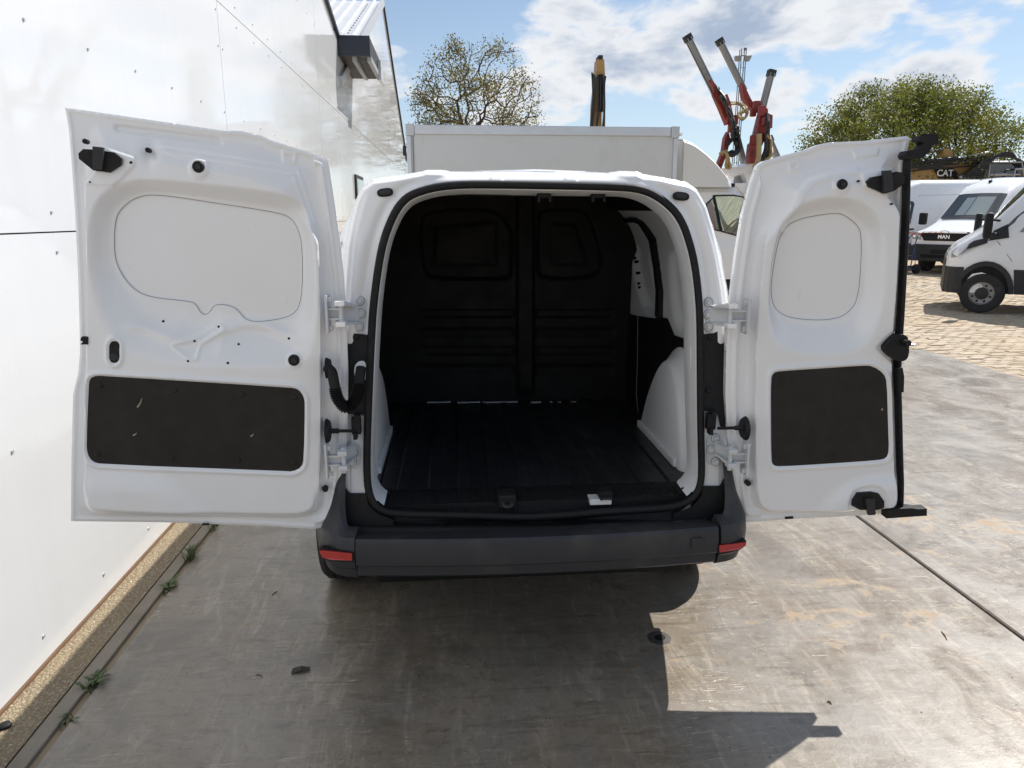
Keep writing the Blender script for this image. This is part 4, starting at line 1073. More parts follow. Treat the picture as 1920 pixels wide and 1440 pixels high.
RFLAT = chaikin([(1492, 411), (1562, 399), (1582, 401), (1609, 421), (1617, 442), (1615, 511), (1609, 564), (1591, 588), (1566, 599), (1521, 601), (1475, 595), (1452, 578), (1446, 549), (1449, 511), (1463, 436)], 2)
RCARD = chaikin([(1452, 691), (1530, 686), (1610, 680.5), (1625, 682), (1645, 695), (1651, 712), (1653, 790), (1655, 838), (1650, 852), (1634, 855.5), (1540, 862), (1454, 867), (1441, 865), (1438, 854), (1437, 780), (1437, 704), (1442, 694)], 1)
RARC = np.array([(1464, 432), (1474, 398), (1490, 364), (1512, 342), (1545, 330), (1600, 320), (1600, 322), (1546, 333), (1514, 346), (1494, 368), (1478, 402), (1468, 434)], float)
RLOW = chaikin([(1500, 990), (1520, 950), (1550, 915), (1590, 893), (1650, 884), (1700, 884), (1700, 990)], 2)
def rdoor_h(x, y):
    so = sdp(ROUT, x, y); si = sdp(RIN, x, y)
    h = 0.004*gauss(so+5, 3) + 0.012*gauss(so+16, 5)*(x < 1425)
    yt = np.interp(x, [1440, 1560, 1680], [330, 288, 276]); wd = 11+62*sst(130, 50, y-yt)
    h = h + 0.046*sst(0, 1, (2-si)/wd)
    lip = sdp(RLIP, x, y); fl_ = np.maximum(sdp(RFLAT, x, y), 0); inn = np.clip(-lip, 0, None)
    t = inn/(inn+fl_*0.8+1e-3)
    h -= 0.050*sst(0.0, 0.95, t)+0.004*sst(1.5, -2.5, sdp(RFLAT, x, y))
    h += 0.008*gauss(sdp(RARC, x, y), 5)
    h += 0.006*sst(1, -3, sdp(np.array([(1598, 282), (1650, 276), (1644, 292), (1600, 299)], float), x, y))
    h += 0.005*gauss(sdp(np.array([(1481, 307), (1499, 303), (1496, 318), (1482, 320)], float), x, y), 3.5)
    h += 0.007*sst(2, -3, sdp(np.array([(1604, 322), (1672, 315), (1682, 330), (1680, 362), (1640, 372), (1606, 350)], float), x, y))
    h += 0.006*sst(18, 12, np.hypot(x-1566, y-349))
    h -= 0.006*sst(4, -4, sdp(RCARD, x, y)); h += 0.006*gauss(sdp(RCARD, x, y)-5, 4)
    h += 0.016*sst(10, -26, sdp(RLOW, x, y))*sst(970, 945, y)
    h += -0.008*sst(2, -5, sdp(chaikin([(1576, 955), (1576, 925), (1590, 905), (1635, 898), (1650, 920), (1650, 950)], 1), x, y))
    h += -0.006*sst(2, -5, sdp(np.array([(1630, 648), (1662, 618), (1690, 618), (1690, 690), (1662, 680)], float), x, y))
    return h
rdoor = relief('rear_door', 'white_paint', van, (1352, 1712, 248, 986), 2.4, lambda x, y: sdp(ROUT, x, y), rdoor_h, RP0, RN, thick=0.028)
rdoor['label'] = 'narrow rear door with black rubber edge, lock and square black lower panel'
contour(rdoor, RFLAT, RP0, RN, 0.0003, 0.0010, 'seam_dark', 'window_blank_edge', rdoor_h)
rcard = plate('door_card', 'hardboard', rdoor, RCARD, RP0, RN, 0.038, 0.0445)
for bx, by in ((553, 460), (823, 440), (1110, 470), (553, 910), (840, 893), (1125, 830)):
    door_disc(rcard, (1280+bx/3.131, 560+by/3.131), RP0, RN, 0.010, 0.0445, 0.0485, 'hardboard', 'card_clip', 0.006)
latch(rdoor, [(1608, 342), (1617, 334), (1640, 330), (1662, 324), (1672, 326), (1677, 336), (1674, 347), (1656, 360), (1640, 364), (1612, 352)], [(1633, 323), (1648, 322), (1650, 340), (1652, 360), (1634, 362)], RP0, RN, 0.051)
latch(rdoor, [(1583, 936), (1584, 926), (1593, 913), (1618, 911), (1632, 914), (1642, 928), (1642, 940), (1630, 944), (1598, 944)], [(1604, 921), (1621, 921), (1623, 950), (1610, 951)], RP0, RN, 0.046)
door_disc(rdoor, (1566, 347), RP0, RN, 0.018, 0.050, 0.060, 'rubber', 'plug', 0.015)
door_disc(rdoor, (1566, 347), RP0, RN, 0.008, 0.060, 0.0625, 'trim_dark', 'plug_centre')
for hx, hy in ((1596, 341), (1657, 383)): door_disc(rdoor, (hx, hy), RP0, RN, 0.0035, 0.044, 0.0545, 'lining_black', 'press_hole', k=10)
# rubber edge strip with moulded ends
rn_ = np.array(Vector(RN).normalized())
def rpt(x, y, h): return Vector(AP([x], [y], RP0, rn_)[0]+rn_*h)
es = [(1694, 288), (1692, 330), (1690, 420), (1686, 500), (1681, 590), (1677, 650), (1675, 700), (1677, 760), (1679, 840), (1681, 900), (1680, 945)]
m_ = MB(); rings = []
for x, y in es:
    rings.append([rpt(x-3.5, y, 0.020), rpt(x-3.5, y, 0.044), rpt(x, y, 0.050), rpt(x+3, y, 0.042), rpt(x+3.5, y, 0.015), rpt(x+1, y, -0.01)])
m_.add([v for r_ in rings for v in r_], [(i*6+j, i*6+(j+1) % 6, (i+1)*6+(j+1) % 6, (i+1)*6+j) for i in range(len(rings)-1) for j in range(6)]+[tuple(range(6)), tuple((len(rings)-1)*6+j for j in range(6))])
strip_ = m_.build('edge_strip', 'rubber', rdoor, True, 40)
plate('strip_head', 'rubber', rdoor, [(1676, 294), (1681, 286), (1703, 281), (1712, 272), (1702, 268), (1703, 259), (1718, 259), (1726, 275), (1722, 288), (1708, 299), (1690, 302), (1679, 300)], RP0, RN, 0.022, 0.064)
plate('strip_flap', 'rubber', rdoor, [(1716, 254), (1743, 254), (1743, 274), (1720, 275)], RP0, RN, 0.030, 0.050)
plate('strip_foot', 'rubber', rdoor, [(1645, 945), (1660, 941), (1690, 939), (1702, 941), (1718, 940), (1718, 953), (1700, 954), (1644, 958)], RP0, RN, 0.030, 0.070)
lock_ = plate('lock', 'black_plastic', rdoor, chaikin([(1638, 648), (1648, 634), (1662, 621), (1680, 622), (1685, 634), (1685, 660), (1678, 670), (1664, 671), (1648, 660)], 1), RP0, RN, 0.040, 0.068)
c0 = rpt(1674, 636, 0.066); MB().tube([c0, c0+Vector((0.002, -0.03, 0.002))], 0.011, 10).build('lock_knob', 'rubber', lock_)
c0 = rpt(1684, 643, 0.045); MB().tube([c0, c0+Vector((0.036, -0.002, 0))], 0.0045, 8).build('lock_bolt', 'chrome', lock_)
plate('edge_bumper', 'rubber', rdoor, [(1667, 684), (1675, 683), (1678, 700), (1677, 728), (1668, 728)], RP0, RN, 0.030, 0.062)
door_disc(rdoor, (1398, 901), RP0, RN, 0.010, 0.012, 0.032, 'rubber', 'edge_plug')
plate('drain_slot', 'lining_black', rdoor, [(1471, 968), (1486, 967), (1486, 971), (1471, 972)], RP0, RN, 0.0, 0.0075)
plate('chip_mark', 'stone', rcard, [(1640, 761), (1643, 759), (1644, 763), (1641, 764)], RP0, RN, 0.0446, 0.0452)

# ================================================================== BOX TRUCK across the way ahead
TY = 11.0
truck = thing('box_truck', 'box truck with light grey box body and cream wind deflector, parked across the way', 'truck', (3.0, 12, 0))
bx0, bx1, bz0, bz1 = -0.656, 3.42, 0.86, 3.03; TD = 2.15
MB().box((bx0+0.03, TY+0.006, bz0), (bx1-0.03, TY+TD, bz1-0.02)).build('box_body', 'box_panel', truck)
MB().box((bx0+0.13, TY-0.016, bz1-0.13), (bx1-0.13, TY+0.02, bz1), 0.01).build('top_rail', 'alu', truck)
MB().box((bx0+0.13, TY-0.016, bz0-0.06), (bx1-0.13, TY+0.02, bz0+0.06), 0.01).build('bottom_rail', 'alu', truck)
for x0 in (bx0, bx1-0.125): MB().box((x0, TY-0.022, bz1-0.155), (x0+0.128, TY+0.09, bz1+0.012), 0.012).build('corner_casting', 'zinc', truck)
for x0 in (bx0+0.01, bx1-0.075): MB().box((x0, TY-0.014, bz0), (x0+0.065, TY+0.03, bz1-0.156), 0.006).build('corner_post', 'alu', truck)
MB().box((bx0+0.10, TY-0.004, bz0+0.06), (bx0+0.112, TY+0.01, bz1-0.13)).build('panel_seam', 'seam_dark', truck)
MB().box((bx0-0.05, TY+0.02, 2.60), (bx0, TY+0.07, 2.74), 0.01).build('hinge_bracket', 'trim_dark', truck)
MB().box((bx1+0.003, TY-0.01, bz1-0.12), (bx1+0.05, TY+0.03, bz1-0.08), 0.006).build('marker_lamp', 'white_cap', truck)
# deflector shell above the cab: curved hood with open back
dq = [AY(x, y, TY+0.05) for x, y in ((1284, 266), (1300, 272), (1320, 286), (1340, 304), (1358, 325), (1372, 345))]
dl = spline(dq, 5); k = len(dl); vs = []
for w_, dz, ins in ((0.0, -0.62, 0), (0.03, 0.0, 0), (0.10, 0.045, 0), (0.45, 0.09, 0), (1.0, 0.11, 0), (1.6, 0.09, 0), (1.95, 0.045, 0), (2.02, 0.0, 0), (2.05, -0.62, 0)):
    for p in dl:
        z = p.z+dz*(1.0 if dz > 0 else 0); 
        if dz < 0: z = min(p.z, 2.17)
        vs.append((p.x, TY+0.05+w_, z))
m_ = MB(); m_.add(vs, [(i*k+j, i*k+j+1, (i+1)*k+j+1, (i+1)*k+j) for i in range(8) for j in range(k-1)])
m_.build('wind_deflector', 'cream_grp', truck, True, 50)
m_ = MB(); e0 = AY(1275, 266, TY+0.1); 
m_.add([(3.44, TY+0.12, 2.86), (3.60, TY+0.10, 2.84), (3.585, TY+0.10, 2.30), (3.46, TY+0.14, 2.16), (3.44, TY+2.0, 2.86), (3.60, TY+2.0, 2.84), (3.585, TY+2.0, 2.30), (3.46, TY+2.0, 2.16)], [(0, 1, 5, 4), (3, 7, 6, 2), (0, 4, 7, 3), (0, 3, 2, 1)])
m_.build('deflector_inner', 'cream_grp', truck)
# cab: side skins with window openings, roof, front
CSIDE = np.array([(1294, 352), (1300, 346), (1368, 346), (1382, 350), (1396, 366), (1412, 400), (1424, 436), (1450, 446), (1470, 458), (1476, 486), (1477, 522), (1294, 524)], float)
CWIN = chaikin([(1325, 367), (1392, 366), (1402, 380), (1411, 424), (1410, 446), (1390, 444), (1340, 430), (1325, 428)], 1)
cs_ = lambda x, y: np.maximum(sdp(CSIDE, x, y), -sdp(CWIN, x, y))
def cab_h(x, y): return -0.05*(1-sst(0, 14, -sdp(CSIDE, x, y)))*(y < 440)-0.008*gauss(y-358, 1.5)+0.02*sst(445, 470, y)
cab_side = relief('cab_side', 'white_paint', truck, (1288, 1482, 340, 530), 1.6, cs_, cab_h, (4.2, TY+0.22, 1.5), (0, -1, 0))
far = cab_side.data.copy(); o = bpy.data.objects.new('cab_side', far); link(o, truck)
o.matrix_parent_inverse = world_of(truck).inverted() @ Matrix.Translation((0, 2*(TY+0.22)+1.62, 0)) @ Matrix.Scale(-1, 4, Vector((0, 1, 0)))
cb = [AY(x, y, TY+0.25) for x, y in CSIDE[1:11]]; k = len(cb)
MB().add([(p.x, TY+0.25, p.z) for p in cb[:4]]+[(p.x, TY+1.81, p.z) for p in cb[:4]], [(i, i+1, 5+i-0, 4+i) if False else (i, i+1, 4+i+1, 4+i) for i in range(3)]).build('cab_roof', 'white_paint', truck)
MB().add([(p.x, TY+0.25, p.z) for p in cb[6:]]+[(p.x, TY+1.81, p.z) for p in cb[6:]], [(i, i+1, 4+i+1, 4+i) for i in range(3)]).build('cab_nose', 'white_paint', truck)
MB().add([(p.x, TY+0.25, p.z) for p in cb[3:7]]+[(p.x, TY+1.81, p.z) for p in cb[3:7]], [(i, i+1, 4+i+1, 4+i) for i in range(3)]).build('windscreen', 'glass_clear', truck)
plate('side_window', 'glass_clear', truck, CWIN, (4.2, TY+0.232, 1.5), (0, -1, 0), 0.0, 0.004)
frm = [AY(x, y, TY+0.212) for x, y in CWIN]
MB().tube(frm, 0.012, 6, closed=True).build('window_rubber', 'rubber', cab_side)
a, b_ = AY(1338, 366, TY+0.22), AY(1352, 432, TY+0.22)
MB().beam(a, b_, 0.035, 0.03, (0, 1, 0)).build('quarter_bar', 'rubber', cab_side)
a = AY(1367, 347.5, TY+0.19); MB().box((a.x-0.07, TY+0.12, a.z-0.028), (a.x+0.07, TY+0.22, a.z+0.028), 0.012).build('roof_lamp', 'rubber', truck)
MB().box((3.86, TY+0.3, 1.05), (4.35, TY+1.75, 1.18), 0.03).build('dashboard', 'cab_interior', truck)
a = AY(1372, 428, TY+0.5); MB().lathe([(0.19, -0.012), (0.205, 0), (0.19, 0.012), (0.175, 0)], a, (-0.8, 0, 0.6), 24).build('steering_wheel', 'cab_interior', truck, True)
MB().box((3.55, TY+0.35, 0.95), (4.05, TY+0.85, 1.30), 0.06).box((3.55, TY+1.1, 0.95), (4.05, TY+1.7, 1.30), 0.06).build('seat_base', 'cab_interior', truck)
MB().box((3.52, TY+0.26, 0.80), (5.2, TY+1.80, 0.94)).build('cab_floor', 'trim_dark', truck)
MB().box((bx0+0.2, TY+0.55, 0.55), (5.0, TY+0.7, 0.80)).box((bx0+0.2, TY+1.4, 0.55), (5.0, TY+1.55, 0.80)).build('chassis', 'trim_dark', truck)
for x_ in (0.5, 4.45):
    for y_, s_ in ((TY+0.36, -1), (TY+1.75, 1)): wheel((x_, y_, 0.36), (0, s_, 0), 0.36, 0.22, 'wheel', truck, 'wheel_silver', 6)

# ================================================================== YARD VANS (lofted bodies)
class Loft:
    """vehicle body: stations from the nose back (s, top, half width low, half width high, corner)"""
    def __init__(s, st, zb, zs): s.st = st; s.zb = zb; s.zs = zs
    def at(s, q): return [float(np.interp(q, [r[0] for r in s.st], [r[i] for r in s.st])) for i in range(1, 5)]
    def half(s, q, z):
        zt, wb, wt_, r = s.at(q)
        if z <= s.zs: return wb
        e = max(zt-r, s.zs+0.01)
        if z <= e: return wb+(wt_-wb)*((z-s.zs)/(e-s.zs))**1.4
        t = min(1, (z-e)/max(zt-e, 1e-3)); return wt_-r*(1-math.sqrt(max(0, 1-t*t)))
    def section(s, q):
        zt, wb, wt_, r = s.at(q); e = max(zt-r, s.zb+0.05)
        zs = [s.zb+(e-s.zb)*t for t in (0, .2, .4, .6, .8, 1)]+[e+(zt-e)*math.sin(t*math.pi/2) for t in (.25, .5, .75, 1)]
        P = [(s.half(q, z), z) for z in zs]; w = P[-1][0]
        P += [(w*.66, zt+0.010), (w*.33, zt+0.016), (0, zt+0.018)]
        return [(-q, h, z) for h, z in P]+[(-q, -h, z) for h, z in reversed(P[:-1])]
    def shell(s, parent, mt='white_paint'):
        qs = []
        for a_, b_ in zip(s.st[:-1], s.st[1:]):
            n = max(1, int((b_[0]-a_[0])/0.18)); qs += [a_[0]+(b_[0]-a_[0])*i/n for i in range(n)]
        qs.append(s.st[-1][0]); sec = [s.section(q) for q in qs]; k = len(sec[0]); m2 = MB()
        m2.add([v for e in sec for v in e], [(i*k+j, i*k+j+1, (i+1)*k+j+1, (i+1)*k+j) for i in range(len(sec)-1) for j in range(k-1)]+[tuple(range(k)), tuple((len(sec)-1)*k+j for j in range(k))])
        return m2.build('body', mt, parent, True, 32)
    def side(s, name, mt, parent, pts, sg, off=0.008):
        c_ = [Vector((-q, sg*(s.half(q, z)+off), z)) for q, z in pts]
        return MB().prism(c_, (0, -sg*0.02, 0)).build(name, mt, parent)
    def band(s, name, mt, parent, q0, q1, z0, z1, sg, off=0.012, n=14):
        vs = []
        for i in range(n+1):
            q = q0+(q1-q0)*i/n
            for z in (z0, z0+(z1-z0)*.5, z1): vs.append((-q, sg*(s.half(q, z)+off), z))
        return MB().add(vs, [(i*3+j, i*3+j+1, (i+1)*3+j+1, (i+1)*3+j) for i in range(n) for j in range(2)]).build(name, mt, parent, True, 40)
    def top(s, name, mt, parent, q0, q1, u0, u1, off=0.008, n=10):
        vs = []
        for i in range(n+1):
            q = q0+(q1-q0)*i/n; zt, wb, wt_, r = s.at(q); w = s.half(q, zt)
            for u in np.linspace(u0, u1, 9): vs.append((-q, u*(w+r*0.6), zt+off+0.018*(1-abs(u))-(max(0, abs(u)-0.75)**2)*r*2.2))
        return MB().add(vs, [(i*9+j, i*9+j+1, (i+1)*9+j+1, (i+1)*9+j) for i in range(n) for j in range(8)]).build(name, mt, parent, True, 60)
def front_plate(name, mt, parent, pts, x, d=0.03):
    return MB().prism([(x, y, z) for y, z in pts], (-d, 0, 0)).build(name, mt, parent)
def text_mesh(txt, size, depth):
    cu = bpy.data.curves.new('lettering', 'FONT'); cu.body = txt; cu.size = size; cu.extrude = depth; cu.align_x = 'CENTER'; cu.align_y = 'CENTER'; cu.offset = size*0.018
    o = bpy.data.objects.new('lettering_tmp', cu); COL.objects.link(o)
    me = bpy.data.meshes.new_from_object(o.evaluated_get(bpy.context.evaluated_depsgraph_get()))
    bpy.data.objects.remove(o); bpy.data.curves.remove(cu); return me
def place_text(txt, size, parent, M, mt, name='lettering'):
    me = text_mesh(txt, size, 0.006); me.materials.clear(); me.materials.append(MATS[mt]); me.transform(M)
    o = bpy.data.objects.new(name, me); return link(o, parent)

LOCAL[0] = True
# ---- nearer van: blunt nose, dark lower cladding, only its front shows
daily = thing('panel_van', 'white panel van with dark lower cladding and large black mirror, cut by the frame', 'van', (9.72, 13.50, 0), math.radians(146))
L1_ = Loft([(0.0, 0.98, 0.72, 0.66, .10), (0.05, 1.10, 0.84, 0.76, .12), (0.16, 1.24, 0.93, 0.84, .14), (0.42, 1.42, 0.98, 0.86, .14), (0.56, 1.54, 0.99, 0.86, .14), (1.15, 2.28, 1.0, 0.80, .22), (1.45, 2.52, 1.0, 0.80, .26), (2.1, 2.70, 1.0, 0.80, .28), (6.2, 2.74, 1.0, 0.80, .28), (6.25, 2.70, .98, .78, .28)], 0.36, 1.15)
L1_.shell(daily)
sg = 1
for sg in (1, -1):
    L1_.side('lower_cladding', 'trim_dark', daily, [(1.10, 0.36), (6.2, 0.36), (6.2, 0.80), (1.04, 0.80)], sg, 0.012)
    L1_.band('bumper_end', 'trim_dark', daily, -0.012, 0.28, 0.34, 0.82, sg, 0.014)
    w_ = [(0.44+0.88*(i/12)-0.0, 0) for i in range(13)]
    ar = [(0.62-0.47*math.cos(math.pi*i/14), 0.36+0.58*math.sin(math.pi*i/14)) for i in range(15)]
    ai = [(0.62-0.39*math.cos(math.pi*i/14), 0.36+0.49*math.sin(math.pi*i/14)) for i in range(15)]
    L1_.side('arch_trim', 'trim_dark', daily, ar+ai[::-1], sg, 0.030)
    L1_.side('wheel_well', 'lining_black', daily, ai, sg, 0.010)
    L1_.side('door_window', 'glass_black', daily, [(0.74, 1.43), (0.96, 1.72), (1.28, 2.05), (1.82, 2.08), (1.82, 1.40)], sg, 0.006)
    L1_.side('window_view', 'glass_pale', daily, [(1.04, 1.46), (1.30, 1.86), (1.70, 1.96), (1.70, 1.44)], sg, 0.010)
    L1_.side('mirror_base', 'trim_dark', daily, [(0.60, 1.30), (0.66, 1.48), (0.86, 1.60), (0.90, 1.36)], sg, 0.012)
    L1_.side('door_seam', 'seam_dark', daily, [(0.985, 0.95), (0.998, 0.95), (0.735, 1.30), (0.722, 1.30)], sg, 0.006)
    L1_.side('door_seam', 'seam_dark', daily, [(1.93, 0.82), (1.94, 0.82), (1.94, 2.2), (1.93, 2.2)], sg, 0.006)
    L1_.side('headlamp', 'glass_pale', daily, [(0.06, 0.98), (0.05, 1.04), (0.16, 1.16), (0.30, 1.24), (0.28, 1.12), (0.14, 1.00)], sg, 0.010)
    L1_.side('badge_strip', 'trim_dark', daily, [(0.28, 1.14), (0.32, 1.28), (0.60, 1.36), (0.58, 1.26)], sg, 0.012)
    hy = sg*1.0
    m_ = MB().box((-0.60, hy+sg*0.20, 1.34), (-0.47, hy+sg*0.44, 1.80), 0.06); mir = m_.build('mirror', 'black_plastic', daily, True, 50)
    MB().tube([(-0.56, hy+sg*0.22, 1.68), (-0.72, hy-sg*0.06, 1.66)], 0.024, 8).tube([(-0.56, hy+sg*0.22, 1.42), (-0.72, hy+sg*0.0, 1.42)], 0.028, 8).build('mirror_arm', 'black_plastic', mir)
    for q in (0.62, 4.6): wheel((-q, sg*0.93, 0.355), (0.18 if q < 1 else 0, sg, 0), 0.355, 0.22, 'wheel', daily, 'wheel_silver', 8)
L1_.top('windscreen', 'glass_black', daily, 0.60, 1.28, -0.93, 0.93)
front_plate('bumper', 'trim_dark', daily, [(-0.734, 0.34), (0.734, 0.34), (0.734, 0.82), (-0.734, 0.82)], 0.0125, 0.1)
front_plate('grille', 'trim_dark', daily, [(-0.5, 0.84), (0.5, 0.84), (0.46, 0.96), (-0.46, 0.96)], 0.012, 0.05)

# ---- van facing the camera side: chrome grille bar with lettering
hd = math.atan2(-0.46, -0.89)
man = thing('panel_van', 'white high-roof panel van with black grille lettered MAN and black bumper', 'van', (14.95, 20.95, 0), hd); man.scale = (1.07, 1.07, 1.07)
L2_ = Loft([(0.0, 1.02, 0.88, 0.78, .08), (0.05, 1.14, 0.95, 0.82, .12), (0.25, 1.26, 0.99, 0.84, .16), (0.95, 1.50, 1.02, 0.84, .16), (1.90, 2.36, 1.03, 0.78, .22), (2.2, 2.55, 1.03, 0.80, .28), (2.8, 2.74, 1.03, 0.80, .30), (5.9, 2.78, 1.03, 0.80, .30), (5.95, 2.74, 1.0, .8, .3)], 0.42, 1.2)
L2_.shell(man)
L2_.top('windscreen', 'glass_black', man, 1.02, 1.80, -0.95, 0.95, 0.010)
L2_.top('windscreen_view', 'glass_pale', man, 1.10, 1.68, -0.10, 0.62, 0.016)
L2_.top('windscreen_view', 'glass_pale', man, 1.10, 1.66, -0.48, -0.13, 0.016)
L2_.top('wiper', 'trim_dark', man, 0.98, 1.03, -0.85, 0.85, 0.014, 2)
front_plate('bumper', 'trim_dark', man, [(-0.99, 0.36), (0.99, 0.36), (1.0, 0.72), (0.80, 0.84), (-0.80, 0.84), (-1.0, 0.72)], 0.06, 0.34)
front_plate('number_plate_holder', 'rubber', man, [(-0.30, 0.58), (0.30, 0.58), (0.30, 0.70), (-0.30, 0.70)], 0.072, 0.02)
front_plate('lower_slot', 'lining_black', man, [(-0.55, 0.46), (0.55, 0.46), (0.6, 0.55), (-0.6, 0.55)], 0.066, 0.02)
gr = front_plate('grille', 'rubber', man, [(-0.56, 0.94), (0.56, 0.94), (0.66, 1.10), (0.62, 1.20), (-0.62, 1.20), (-0.66, 1.10)], 0.022, 0.12)
for z in (0.985, 1.03): front_plate('grille_bar', 'trim_dark', gr, [(-0.55, z), (0.55, z), (0.55, z+0.014), (-0.55, z+0.014)], 0.030, 0.01)
front_plate('grille_chrome', 'chrome', gr, [(-0.62, 1.165), (0.62, 1.165), (0.60, 1.205), (-0.60, 1.205)], 0.034, 0.03)
Mx = Matrix(((0, 0, 1, 0.036), (1, 0, 0, 0), (0, 1, 0, 1.055), (0, 0, 0, 1)))
place_text('MAN', 0.15, gr, Mx, 'chrome')
m_ = MB().tube([(0.040, -0.13, 1.165), (0.040, -0.10, 1.215), (0.040, 0.0, 1.235), (0.040, 0.10, 1.215), (0.040, 0.13, 1.165)], 0.008, 6).build('emblem', 'chrome', gr)
for sg in (1, -1):
    hl = front_plate('headlamp', 'glass_pale', man, [(sg*0.64, 0.96), (sg*0.70, 1.16), (sg*0.96, 1.20), (sg*0.97, 1.10), (sg*0.90, 0.98)], 0.002, 0.28)
    for y_ in (0.74, 0.86): MB().disc((0.004, sg*y_, 1.07), (1, 0, 0), 0.045, 0.006, 14, 0.03).build('lamp_lens', 'chrome', hl)
    L2_.side('door_window', 'glass_black', man, [(1.15, 1.45), (1.55, 1.88), (1.9, 2.1), (2.35, 2.1), (2.35, 1.42)], sg, 0.010)
    L2_.side('lower_cladding', 'trim_dark', man, [(0.3, 0.42), (5.9, 0.42), (5.9, 0.62), (0.3, 0.62)], sg, 0.012)
    m_ = MB().box((-1.10, sg*1.12, 1.38), (-0.96, sg*1.34, 1.74), 0.05).build('mirror', 'black_plastic', man, True, 50)
    for q in (0.95, 4.6): wheel((-q, sg*0.90, 0.345), (0, sg, 0), 0.345, 0.21, 'wheel', man, 'wheel_silver', 6)
MB().tube([(-2.35, -0.1, 2.64), (-2.55, -0.1, 2.95)], 0.008, 5).box((-2.42, -0.13, 2.60), (-2.28, -0.07, 2.68), 0.02).build('aerial', 'rubber', man)

# ---- van behind, facing left, only its flank shows
mv = thing('panel_van', 'long white high-roof panel van standing broadside behind the two sack trucks', 'van', (13.05, 24.3, 0), math.radians(180))
L3_ = Loft([(0.0, 1.02, 0.88, 0.78, .08), (0.05, 1.14, 0.95, 0.82, .12), (0.25, 1.26, 0.99, 0.84, .16), (0.95, 1.50, 1.02, 0.84, .16), (1.75, 2.36, 1.03, 0.80, .22), (2.1, 2.72, 1.03, 0.82, .28), (2.7, 2.94, 1.03, 0.82, .30), (7.2, 2.98, 1.03, 0.82, .30), (7.25, 2.9, 1.0, .8, .3)], 0.42, 1.2)
L3_.shell(mv)
for sg in (1, -1):
    L3_.side('door_window', 'glass_black', mv, [(1.15, 1.50), (1.55, 1.98), (1.90, 2.22), (2.36, 2.24), (2.42, 2.16), (2.30, 1.52), (2.24, 1.46)], sg, 0.010)
    L3_.side('door_seam', 'seam_dark', mv, [(2.62, 0.7), (2.64, 0.7), (2.64, 2.90), (2.62, 2.90)], sg, 0.006)
    L3_.side('door_seam', 'seam_dark', mv, [(1.8, 2.36), (2.62, 2.40), (2.62, 2.415), (1.8, 2.375)], sg, 0.006)
    L3_.side('panel_seam', 'seam_dark', mv, [(4.24, 0.7), (4.26, 0.7), (4.26, 2.90), (4.24, 2.90)], sg, 0.006)
    L3_.side('press_line', 'seam_dark', mv, [(2.64, 2.42), (4.24, 2.46), (4.24, 2.468), (2.64, 2.428)], sg, 0.005)
    L3_.side('door_handle', 'rubber', mv, [(2.12, 1.28), (2.42, 1.30), (2.42, 1.35), (2.12, 1.33)], sg, 0.03)
    L3_.side('side_moulding', 'trim_dark', mv, [(1.2, 0.58), (7.1, 0.58), (7.1, 0.86), (1.2, 0.86)], sg, 0.018)
    for q in (0.95, 5.2): wheel((-q, sg*0.90, 0.345), (0, sg, 0), 0.345, 0.21, 'wheel', mv, 'wheel_silver', 6)
L3_.top('windscreen', 'glass_black', mv, 1.02, 1.68, -0.95, 0.95, 0.010)

# ---- two sack trucks
def sack_truck(x, y, rz, label):
    t_ = thing('sack_truck', label, 'hand truck', (x, y, 0), rz, 'sack trucks beside the vans')
    fr = MB()
    for s_ in (-0.16, 0.16):
        fr.tube(spline([(s_, 0, 0.10), (s_, 0.05, 0.6), (s_, 0.10, 1.05), (s_*0.9, 0.20, 1.20)], 5), 0.017, 7)
    for z, yy in ((0.22, 0.01), (0.55, 0.045), (0.88, 0.08)): fr.tube([(-0.16, yy, z), (0, yy+0.03, z), (0.16, yy, z)], 0.012, 6)
    fr.tube([(-0.16, 0, 0.16), (-0.2, 0.16, 0.14), (-0.16, 0.07, 0.8)], 0.010, 6).tube([(0.16, 0, 0.16), (0.2, 0.16, 0.14), (0.16, 0.07, 0.8)], 0.010, 6)
    fr.build('frame', 'blue_paint', t_, True)
    for s_ in (-0.15, 0.15): MB().tube([(s_, 0.19, 1.19), (s_*0.95, 0.32, 1.26)], 0.022, 8).build('handle', 'red_grip', t_, True)
    MB().box((-0.2, -0.22, 0.02), (0.2, 0.0, 0.035)).build('toe_plate', 'blue_paint', t_)
    MB().tube([(-0.26, 0.14, 0.15), (0.26, 0.14, 0.15)], 0.012, 6).build('axle', 'steel', t_)
    for s_ in (-0.25, 0.25): MB().lathe([(0.05, -0.03), (0.12, -0.035), (0.15, -0.025), (0.15, 0.025), (0.12, 0.035), (0.05, 0.03), (0.001, 0.03)], (s_, 0.14, 0.15), (1, 0, 0), 20).build('tyre', 'tyre', t_, True, 40)
sack_truck(13.80, 21.5, math.radians(-150), 'blue sack truck with red grips, on the edge farther from the lettered grille')
sack_truck(14.08, 21.3, math.radians(-165), 'blue sack truck with red grips, right against the van with the lettered grille')
LOCAL[0] = False

